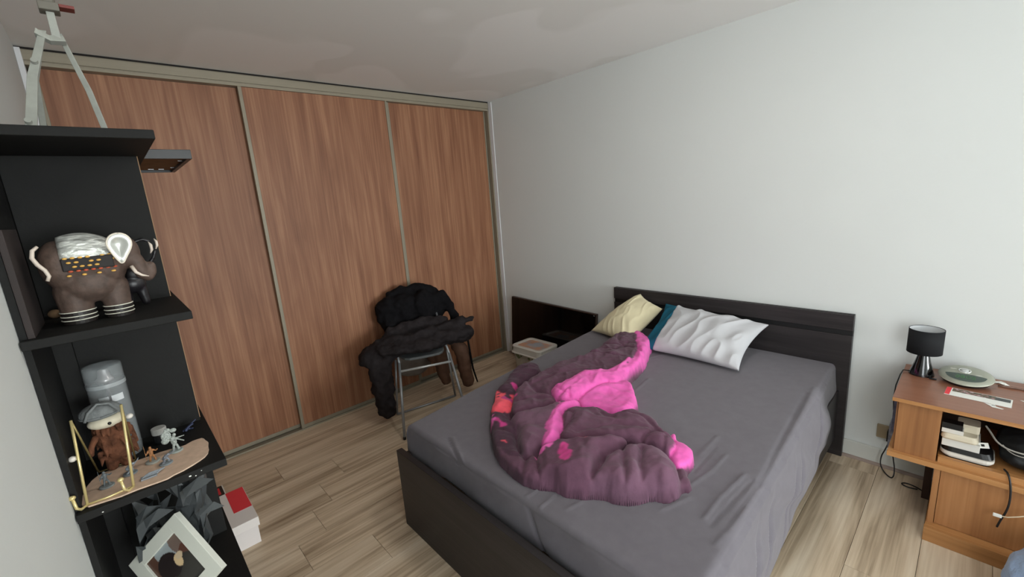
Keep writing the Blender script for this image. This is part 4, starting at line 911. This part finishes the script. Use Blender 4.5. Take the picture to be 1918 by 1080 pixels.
# brown coat hanging behind / right
cb_ = [('t',[CH(-.05,.27,.50),CH(-.03,.335,.40),CH(-.02,.345,.26),CH(-.01,.36,.12)],[.045,.058,.060,.050]),
       ('t',[CH(-.10,.16,.46),CH(-.12,.17,.30),CH(-.10,.19,.14)],[.055,.065,.045]),('e',CH(-.12,.14,.40),(.04,.10,.10))]
o = blob('coat', cb_, .011, M['brown_cloth'], loc=CH(-.05,.3,.3), smooth=4, disp=[((.09,2),.03),((.03,2),.01)])
meta(o, 'brown coat sleeve and lining hanging below the right side of the chair', 'coat')
tpz = [('e',CH(-.14,-.03,.37),(.03,.17,.11)),('e',CH(-.14,-.03,.29),(.026,.15,.07))]
tp2 = blob('lining', tpz, .009, M['taupe_cloth'], o, smooth=4, disp=[((.08,2),.03)]); tp2['label'] = 'taupe lining'
MB().tube([CH(.02,.385,.50),CH(.02,.395,.36),CH(.02,.405,.24),CH(.03,.43,.12)],[.008,.009,.008,.006],8).build('strap', M['black_cloth'], o, smooth=True)

# ================================================================ TELEVISION AND TUB
tv = thing('television', 'flat black television panel leaning on the white wall beside the bed', 'television', (.70,-.06,0))
Mt = Matrix.Translation((.19,-.055,.0255)) @ Matrix.Rotation(math.radians(-2.2),4,'Y').inverted() @ Matrix.Rotation(math.radians(-2.6),4,'X')
Mt = Matrix.Translation((.165,-.075,.024)) @ Matrix.Rotation(math.radians(1.9),4,'Y') @ Matrix.Rotation(math.radians(-3.2),4,'X')
t_ = MB().box((0,0,0),(1.03,.030,.605),M=Mt).build('bezel', M['tv_edge'], tv, bevel=.002)
MB().box((.004,-.0015,.006),(1.026,0,.596),M=Mt).build('screen', M['tv'], tv)
MB().box((1.004,-.0025,.585),(1.018,-.0016,.592),M=Mt).build('badge', M['silver_tube'], tv)
for a in (.2,.8): MB().box((a,.0,-.022),(a+.05,.05,.012)).v
for a in (.30,.98): B('foot', (a,-.105,.0005),(a+.06,-.03,.018), M['black_pl'], tv, .002)
pb = thing('storage_tub', 'white plastic tub with translucent orange lid in front of the television', 'tub', (.68,-.30,0))
xa, xb, ya, yb, zt = .50, .87, -.395, -.125, .285
def rrect(xa,xb,ya,yb,r,n=5):
    P = []
    for cx,cy,a0 in ((xb-r,yb-r,0),(xa+r,yb-r,math.pi/2),(xa+r,ya+r,math.pi),(xb-r,ya+r,1.5*math.pi)):
        for k in range(n+1): P.append((cx+r*math.cos(a0+k*math.pi/2/n), cy+r*math.sin(a0+k*math.pi/2/n)))
    return P
def loft(levels, cap0=True, cap1=True):
    mb = MB(); n = len(levels[0][0]); vs = [(x,y,z) for P,z in levels for x,y in P]
    fs = [(k*n+i,k*n+(i+1)%n,(k+1)*n+(i+1)%n,(k+1)*n+i) for k in range(len(levels)-1) for i in range(n)]
    if cap0: fs.append(tuple(reversed(range(n))))
    if cap1: fs.append(tuple(range((len(levels)-1)*n,len(levels)*n)))
    return mb.add(vs,fs)
mtub = bpy.data.materials.new('printed_tub'); mtub.use_nodes = True; nt = mtub.node_tree; N = nt.nodes; p = N['Principled BSDF']; p.inputs['Roughness'].default_value = .4
tc = N.new('ShaderNodeTexCoord'); nz_ = N.new('ShaderNodeTexVoronoi'); nz_.inputs['Scale'].default_value = 22; nt.links.new(tc.outputs['Object'], nz_.inputs[0])
rp = N.new('ShaderNodeValToRGB'); rp.color_ramp.interpolation = 'CONSTANT'; e = rp.color_ramp.elements; e[0].color = (*lin((168,160,148)),1); e[1].position = .62; e[1].color = (*lin((150,44,48)),1); k = e.new(.78); k.color = (*lin((86,96,60)),1)
sp2 = N.new('ShaderNodeSeparateColor'); nt.links.new(nz_.outputs['Color'], sp2.inputs[0]); nt.links.new(sp2.outputs[0], rp.inputs[0]); nt.links.new(rp.outputs[0], p.inputs['Base Color'])
loft([(rrect(xa+.03,xb-.03,ya+.03,yb-.03,.04),.0005),(rrect(xa+.012,xb-.012,ya+.012,yb-.012,.04),.215)]).build('tub_body', mtub, pb)
loft([(rrect(xa-.004,xb+.004,ya-.004,yb+.004,.045),.215),(rrect(xa-.004,xb+.004,ya-.004,yb+.004,.045),.224),(rrect(xa+.004,xb-.004,ya+.004,yb-.004,.042),.228),(rrect(xa+.008,xb-.008,ya+.008,yb-.008,.042),.268)]).build('lid_skirt', M['white_pl'], pb)
loft([(rrect(xa+.004,xb-.004,ya+.004,yb-.004,.045),.268),(rrect(xa+.004,xb-.004,ya+.004,yb-.004,.045),.280),(rrect(xa+.01,xb-.01,ya+.01,yb-.01,.04),zt),(rrect(xa+.035,xb-.035,ya+.035,yb-.035,.03),zt),(rrect(xa+.04,xb-.04,ya+.04,yb-.04,.03),.276)],cap0=True,cap1=False).build('lid_rim', M['white_pl'], pb, smooth=False)
mlid = bpy.data.materials.new('translucent_lid_print'); mlid.use_nodes = True; nt = mlid.node_tree; N = nt.nodes; p = N['Principled BSDF']; p.inputs['Roughness'].default_value = .35
tc = N.new('ShaderNodeTexCoord'); g_ = N.new('ShaderNodeTexNoise'); g_.inputs['Scale'].default_value = 7; nt.links.new(tc.outputs['Object'], g_.inputs[0]); rp = N.new('ShaderNodeValToRGB'); e = rp.color_ramp.elements; e[0].position=.42; e[0].color=(*lin((172,176,184)),1); e[1].position=.56; e[1].color=(*lin((208,158,128)),1); nt.links.new(g_.outputs['Fac'], rp.inputs[0]); nt.links.new(rp.outputs[0], p.inputs['Base Color'])
loft([(rrect(xa+.036,xb-.036,ya+.036,yb-.036,.03),.272),(rrect(xa+.036,xb-.036,ya+.036,yb-.036,.03),.2765)]).build('lid_window', mlid, pb)
MB().box((.49,-.33,.222),(.50,-.26,.245)).build('clip', M['white_pl'], pb, bevel=.002)

# ================================================================ BEDSIDE CABINET
cx0, cx1, zt = 3.138, 4.05, .618
cb = thing('cabinet', 'orange-brown wooden bedside cabinet with open shelf against the white wall', 'cabinet', (3.55,-.27,0))
B('top', (cx0,-.495,zt-.017),(cx1,-.022,zt), M['cab_top'], cb, .001)
B('top_edge', (cx0,-.4975,zt-.017),(cx1,-.4952,zt-.0008), M['cab_h'], cb, .0005)
B('lower_board', (cx0+.002,-.500,.335),(cx1,-.03,.358), M['cab_h'], cb, .001)
B('front_panel', (cx0+.022,-.478,.358),(3.296,-.462,zt-.017), M['cab'], cb, .0005)
B('side_panel', (cx0+.014,-.462,.358),(cx0+.030,-.03,zt-.017), M['cab'], cb, 0)
B('divider', (3.278,-.462,.358),(3.296,-.03,zt-.017), M['cab'], cb, 0)
B('side_panel', (cx1-.02,-.478,.358),(cx1-.002,-.03,zt-.017), M['cab'], cb, 0)
B('back_panel', (cx0+.03,-.034,.358),(cx1-.02,-.028,zt-.017), M['cab_dark'], cb, 0)
B('shelf_lip', (3.302,-.476,.358),(cx1-.02,-.452,.384), M['cab_h'], cb, .001)
B('shelf_inside', (3.30,-.452,.358),(cx1-.02,-.034,.374), M['cab_h'], cb, 0)
B('pedestal_side', (3.296,-.487,.066),(3.316,-.06,.335), M['cab'], cb, .0005)
B('pedestal_door', (3.318,-.478,.068),(3.80,-.462,.335), M['cab'], cb, .0005)
B('pedestal_side', (3.80,-.487,.066),(3.82,-.06,.335), M['cab'], cb, .0005)
B('pedestal_back', (3.30,-.066,.066),(3.80,-.058,.335), M['cab_dark'], cb, 0)
B('plinth', (3.290,-.532,.0005),(3.83,-.508,.066), M['cab_h'], cb, .001)
B('plinth_top', (3.292,-.508,.052),(3.83,-.06,.066), M['cab_h'], cb, .0005)
B('rear_leg', (3.262,-.20,.0005),(3.290,-.165,.20), M['cab_dark'], cb, .001)
# lamp
lx, ly = 3.203, -.135; zl = zt+.0005
lp = thing('table_lamp', 'small black table lamp with drum shade on the left end of the cabinet', 'lamp', (lx,ly,zl))
MB().lathe([(.047,0),(.047,.004),(.030,.060),(.022,.100),(.018,.122),(.0,.122)],(lx,ly,zl),40,closed=False).build('base', M['black_gloss'], lp, smooth=True)
MB().cyl((lx,ly,zl+.118),(lx,ly,zl+.150),.013,.013,16).build('lamp_holder', M['black_pl'], lp)
o = MB().lathe([(.063,.112),(.0628,.228)],(lx,ly,zl),48,closed=False).build('shade', [M['shade']], lp, smooth=True, fix=False)
s_ = o.modifiers.new('t','SOLIDIFY'); s_.thickness = .0012; s_.offset = 1
o = MB().lathe([(.0622,.113),(.0620,.227)],(lx,ly,zl),48,closed=False).build('shade_lining', M['shade_in'], lp, smooth=True, fix=False)
o = MB().tube([(lx+.063*math.cos(t),ly+.063*math.sin(t),zl+.228) for t in np.linspace(0,6.2832,49)],.0013,6).build('shade_rim', M['shade'], lp, smooth=True)
for a in (0,2.09,4.19): MB().cyl((lx,ly,zl+.145),(lx+.0615*math.cos(a),ly+.0615*math.sin(a),zl+.145),.0012,n=6).build('spoke', M['silver_tube'], lp)
MB().ell((lx,ly,zl+.165),(.018,.018,.024),16,10).build('bulb', M['paper'], lp, smooth=True)
B('switch', (lx+.030,ly-.052,zl),(lx+.056,ly-.040,zl+.005), M['black_pl'], lp, .001)
MB().tube([(lx-.044,ly+.0,zl+.006),(lx-.065,ly-.01,zl+.008),(3.131,-.17,.61),(3.122,-.20,.56),(3.120,-.21,.50),(3.124,-.20,.43),(3.126,-.12,.37),(3.118,-.04,.26)],.0026,8).build('power_cord', M['cable'], lp, smooth=True)
# radio alarm
rx, ry = 3.350, -.135; zr = zt+.0005
ra = thing('clock_radio', 'round silver clock radio with green display on the cabinet', 'clock radio', (rx,ry,zr))
MB().lathe([(.072,0),(.084,.006),(.087,.014),(.0,.014)],(rx,ry,zr),48,closed=False).build('base', M['black_pl'], ra, smooth=False)
msv = mat('silver_plastic',(150,152,138),.38,.5,.15)
MB().lathe([(.087,.014),(.0905,.018),(.0900,.022),(.078,.029),(.055,.034),(.030,.0365),(0,.037)],(rx,ry,zr),56,closed=False).build('cover', msv, ra, smooth=True)
MB().lathe([(.0905,.0165),(.0915,.019),(.0905,.0215)],(rx,ry,zr),56,closed=False).build('rim', mat('pale_rim',(186,188,172),.35), ra, smooth=True)
MB().lathe([(.021,.036),(.021,.0395),(.018,.0405),(.016,.0385)],(rx-.005,ry+.012,zr),32,closed=False).build('button_ring', mat('bright_ring',(214,216,212),.2,.5,.4), ra, smooth=True)
MB().lathe([(.0135,.0365),(.0135,.0405),(.011,.0425),(0,.043)],(rx-.005,ry+.012,zr),32,closed=False).build('button', mat('grey_button',(184,186,184),.3), ra, smooth=True)
def hz(x,y):
    r = math.hypot(x-rx,y-ry); return zr+np.interp(r,[0,.03,.055,.078,.090],[.037,.0365,.034,.029,.022])+.0009
def patch(pf, n, m): return np.array([[pf(i/(n-1),j/(m-1)) for j in range(m)] for i in range(n)])
def disp_pt(u,v):
    x = rx-.066+.132*v; half = .5*math.sqrt(max(0,1-((x-rx)/.0665)**2)); y = ry-.018-.056*half*2*(1-u)*1.0+(0)*u
    return (x,y,hz(x,y))
grid_mesh('display_window', patch(disp_pt,10,24), mat('dark_display',(62,74,68),.2,.5), ra, solid=.0)
seg = mat('green_digit',(58,140,48),.4)
for k,xx in enumerate((-.026,-.010,.008,.024)):
    if k == 1 or k == 0 or k == 2 or k == 3:
        x = rx+xx; y = ry-.044
        for dx,dy,sx,sy in ((-.0055,.005,.0012,.008),(.0055,.005,.0012,.008),(-.0055,-.005,.0012,.008),(.0055,-.005,.0012,.008),(0,.010,.009,.0014),(0,-.010,.009,.0014),(0,0,.009,.0014)):
            if (k,dx,dy) in ((0,-.0055,.005),(2,0,0),(3,-.0055,-.005)): continue
            MB().box((x+dx-sx/2,y+dy-sy/2,hz(x+dx,y+dy)+.0004),(x+dx+sx/2,y+dy+sy/2,hz(x+dx,y+dy)+.0008)).build('digit_segment', seg, ra)
for a,b in ((-.042,.020),(.040,-.012)): MB().box((rx+a-.010,ry+b-.001,hz(rx+a,ry+b)-.001),(rx+a+.010,ry+b+.001,hz(rx+a,ry+b)+.0012)).build('side_button', mat('pale_mark',(206,206,198),.4), ra)
MB().cyl((rx,ry+.058,zr-.0215),(rx,ry+.058,zr+.002),.012,.014,16).build('rear_foot', M['black_pl'], ra)
ra.rotation_euler = (.165,0,0); ra.location.z += .0118
# leaflet, scraps
lf = thing('leaflet', 'white leaflet with red end and photo strip on the cabinet top', 'leaflet', (3.39,-.30,zt))
Ml = Matrix.Translation((3.392,-.300,zt+.0006)) @ Matrix.Rotation(math.radians(-4),4,'Z')
MB().box((-.098,-.046,0),(.098,.046,.0022),M=Ml).build('pages', M['paper'], lf, bevel=.0004)
MB().box((-.0975,-.044,.0023),(-.082,.0455,.0027),M=Ml).build('red_band', M['red'], lf)
mph = bpy.data.materials.new('printed_photo'); mph.use_nodes = True; nt = mph.node_tree; N = nt.nodes; p = N['Principled BSDF']; p.inputs['Roughness'].default_value = .5
tc = N.new('ShaderNodeTexCoord'); g_ = N.new('ShaderNodeTexNoise'); g_.inputs['Scale'].default_value = 70; g_.inputs['Detail'].default_value = 6; nt.links.new(tc.outputs['Object'], g_.inputs[0]); rp = N.new('ShaderNodeValToRGB'); e = rp.color_ramp.elements
e[0].position=.36; e[0].color=(*lin((40,44,36)),1); e[1].position=.66; e[1].color=(*lin((196,180,186)),1); k=e.new(.5); k.color=(*lin((104,96,72)),1); k=e.new(.58); k.color=(*lin((150,100,110)),1); nt.links.new(g_.outputs['Fac'], rp.inputs[0]); nt.links.new(rp.outputs[0], p.inputs['Base Color'])
MB().box((-.078,.004,.0023),(.050,.042,.0027),M=Ml).build('photo_strip', mph, lf)
MB().box((.050,.004,.0023),(.093,.038,.0027),M=Ml).build('dark_photo', mat('dark_photo',(62,66,66),.5), lf)
def scrap(name, cx, cy, pts, label, z=zt+.0006, rot=0, cat='paper'):
    mb = MB(); n = len(pts); c_, s_ = math.cos(rot), math.sin(rot)
    vs = [(cx+x*c_-y*s_, cy+x*s_+y*c_, z+h) for x,y,h in pts]+[(cx+x*c_-y*s_, cy+x*s_+y*c_, z+h+.0007) for x,y,h in pts]
    mb.add(vs,[tuple(reversed(range(n))),tuple(range(n,2*n))]+[(i,(i+1)%n,n+(i+1)%n,n+i) for i in range(n)])
    o = mb.build(name, M['paper'], loc=(cx,cy,z)); meta(o, label, cat); return o
o = scrap('paper_scrap', 3.438,-.366,[(-.026,.014,0),(.004,.016,0),(.006,-.002,0),(.028,-.012,0),(.022,-.018,0),(-.004,-.016,0),(-.012,-.002,0)],'small torn paper scrap at the front edge of the leaflet')
MB().box((3.432,-.364,zt+.0014),(3.442,-.358,zt+.0018)).build('grey_print', mat('grey_print',(120,122,124),.6), o)
scrap('paper_scrap', 3.462,-.075,[(-.020,.016,0),(.0,.020,.004),(.012,.0,.006),(.026,-.012,0),(.010,-.020,.002),(-.006,-.008,.004),(-.022,-.010,0)],'crumpled paper scrap behind the clock radio')
scrap('paper_scrap', 3.535,-.255,[(-.022,.012,0),(.03,.016,0),(.03,-.03,0),(.0,-.022,0),(-.004,-.004,0)],'paper scrap at the right end of the cabinet top')
o = MB().tube([(3.452,-.115,zt+.004),(3.47,-.118,zt+.004),(3.492,-.114,zt+.005),(3.515,-.112,zt+.004),(3.545,-.116,zt+.004),(3.57,-.112,zt+.004)],[.003,.004,.006,.004,.005,.003],8).build('wire_bundle', mat('brown_wire',(112,84,72),.6,noise=(120,.4)), loc=(3.51,-.115,zt), smooth=True); meta(o,'thin twisted brown wire bundle behind the leaflet','cable')
# things on the open shelf
zs = .3745
tr_ = thing('router', 'white and black rounded box at the bottom of the pile on the cabinet shelf', 'electronic box', (3.385,-.37,zs))
loft([(rrect(3.312,3.458,-.445,-.30,.03),zs+.010),(rrect(3.304,3.464,-.448,-.30,.032),zs+.018),(rrect(3.304,3.464,-.448,-.30,.032),zs+.030)]).build('white_rim', M['white_pl'], tr_)
loft([(rrect(3.314,3.455,-.436,-.31,.03),zs+.0003),(rrect(3.314,3.455,-.436,-.31,.03),zs+.010)]).build('base', M['black_pl'], tr_)
loft([(rrect(3.307,3.461,-.440,-.305,.03),zs+.030),(rrect(3.310,3.452,-.436,-.31,.03),zs+.052)]).build('black_top', M['black_pl'], tr_)
o = B('paper_box', (3.306,-.440,zs+.0525),(3.418,-.31,zs+.086), mat('off_white_box',(206,204,198),.6), None, .0015, loc=(3.36,-.37,zs+.0525)); meta(o,'flat off-white box in the middle of the pile on the cabinet shelf','box')
o = loft([(rrect(3.304,3.408,-.446,-.33,.015),zs+.087),(rrect(3.300,3.412,-.450,-.325,.018),zs+.094),(rrect(3.302,3.410,-.448,-.327,.018),zs+.108),(rrect(3.306,3.406,-.444,-.331,.016),zs+.116)]).build('plastic_case', M['cream_pl'], loc=(3.35,-.39,zs+.087)); meta(o,'cream rounded plastic case resting on the off-white box','case')
o = loft([(rrect(3.345,3.412,-.40,-.328,.01),zs+.1165),(rrect(3.345,3.412,-.40,-.328,.01),zs+.150)]).build('plastic_case', M['cream_pl'], loc=(3.38,-.36,zs+.1165)); meta(o,'small beige plastic block on the back of the cream case','case')
o = B('white_box', (3.301,-.448,zs+.1165),(3.366,-.402,zs+.135), M['white_pl'], None, .001, loc=(3.33,-.42,zs+.1165)); meta(o,'slim white box on top of the pile on the cabinet shelf','box')
MB().box((3.300,-.446,zs+.1353),(3.362,-.402,zs+.160)).build('black_lid', M['black_pl'], o)
o = MB().box((0,0,0),(.034,.002,.024),M=Matrix.Translation((3.412,-.425,zs+.070))@Matrix.Rotation(-.3,4,'Y')).build('card', M['paper'], loc=(3.42,-.424,zs+.07)); meta(o,'white card with dark mark poking out of the pile','card')
MB().box((.012,-.0004,.008),(.022,-.0001,.018),M=Matrix.Translation((3.412,-.425,zs+.070))@Matrix.Rotation(-.3,4,'Y')).build('dark_mark', M['black_pl'], o)
bg = blob('bag', [('e',(3.56,-.30,zs+.085),(.10,.11,.075)),('e',(3.525,-.36,zs+.045),(.05,.07,.04)),('e',(3.60,-.38,zs+.05),(.09,.06,.045))], .009, mat('black_bag',(16,18,20),.6,.4,noise=(12,.4)), loc=(3.56,-.32,zs), smooth=3, disp=[((.05,2),.02)]); meta(bg,'black crumpled bag and cables on the open shelf of the cabinet','bag')
def cord(name, pts, r, mat_, label, cat='cable', n=8, it=3):
    P = [Vector(p) for p in pts]
    for _ in range(it):
        Q = [P[0]]
        for a,b in zip(P[:-1],P[1:]): Q += [a.lerp(b,.25),a.lerp(b,.75)]
        P = Q+[P[-1]]
    o = MB().tube(P, r, n).build(name, mat_, loc=tuple(P[0]), smooth=True); meta(o,label,cat); return o
cord('cable', [(3.425,-.40,zs+.165),(3.44,-.42,zs+.150),(3.46,-.452,zs+.125),(3.50,-.468,zs+.112),(3.56,-.46,zs+.110),(3.62,-.44,zs+.110)], .0032, M['wcable'], 'pale grey cable looping across the open shelf')
cord('cable', [(3.475,-.445,zs+.12),(3.50,-.462,zs+.098),(3.54,-.466,zs+.096),(3.60,-.45,zs+.108)], .002, M['wcable'], 'thin grey cable below the pale loop on the open shelf')
cord('cable', [(3.49,-.452,zs+.020),(3.500,-.486,.398),(3.510,-.502,.36),(3.515,-.506,.30),(3.512,-.506,.25),(3.500,-.506,.20),(3.494,-.506,.165)], .0034, M['cable'], 'black cable hanging over the front of the cabinet shelf')
us = thing('usb_cable', 'white cable with flat plug sticking in from the right in front of the cabinet', 'cable', (3.50,-.53,.23))
MB().tube([(3.497,-.53,.232),(3.515,-.53,.236),(3.54,-.53,.252),(3.58,-.52,.275),(3.66,-.5095,.36)],.0022,8).build('cord', mat('cream_cord',(212,196,168),.5), us, smooth=True)
MB().box((3.476,-.534,.224),(3.500,-.526,.237)).build('plug', M['paper'], us, bevel=.002)
# wall socket, plug, cables left of the cabinet
so = thing('wall_socket', 'beige wall socket above the baseboard left of the cabinet', 'socket', (3.085,-.012,.21))
B('plate', (3.052,-.014,.168),(3.125,-.0005,.244), mat('beige_socket',(150,134,108),.5), so, .003)
B('plug', (3.098,-.050,.172),(3.122,-.0142,.232), M['black_pl'], so, .003)
B('power_strip', (3.112,-.16,.195), (3.145,-.06,.322), mat('grey_clutter',(112,112,122),.6,noise=(40,.5)), None, .003, loc=(3.13,-.11,.195))
o = bpy.data.objects['power_strip']; meta(o,'grey power strip standing between the cabinet and the wall socket','power strip')
o = B('magazine', (3.130,-.30,.3585),(3.148,-.06,.565), mat('glossy_magazine',(86,88,110),.5,noise=(24,.6)), None, .001, loc=(3.14,-.18,.3585)); meta(o,'bluish magazine tucked upright at the left side of the cabinet','magazine')
o.location.z += 0
cord('cable', [(3.11,-.045,.175),(3.10,-.06,.13),(3.085,-.055,.08),(3.088,-.07,.03),(3.12,-.10,.006),(3.148,-.12,.006),(3.150,-.10,.05),(3.135,-.09,.12),(3.128,-.10,.19)], .003, M['cable'], 'black cable looping down to the floor by the wall socket')
cord('cable', [(3.265,-.14,.004),(3.235,-.118,.004),(3.195,-.112,.004),(3.180,-.135,.004),(3.205,-.150,.004),(3.245,-.140,.004)], .003, M['cable'], 'small black cable coil lying on the floor under the cabinet')
# light blue garment at the lower right
mbl = mat('pale_blue_fleece', (146,166,196), .95, .1, sheen=.3, noise=(20,.08), bump=(70,.8,.006))
o = blob('garment', [('e',(3.66,-.75,.14),(.15,.17,.14)),('e',(3.70,-.92,.12),(.20,.20,.12)),('e',(3.60,-.66,.10),(.075,.06,.10)),('e',(3.74,-.62,.15),(.16,.08,.15)),('c',(3.52,-.86,.05),(3.62,-.80,.12),.045,.07)], .012, mbl, loc=(3.66,-.78,0), smooth=3, disp=[((.07,2),.04)])
meta(o, 'pale blue fleece garment heaped on the floor in front of the cabinet', 'garment')
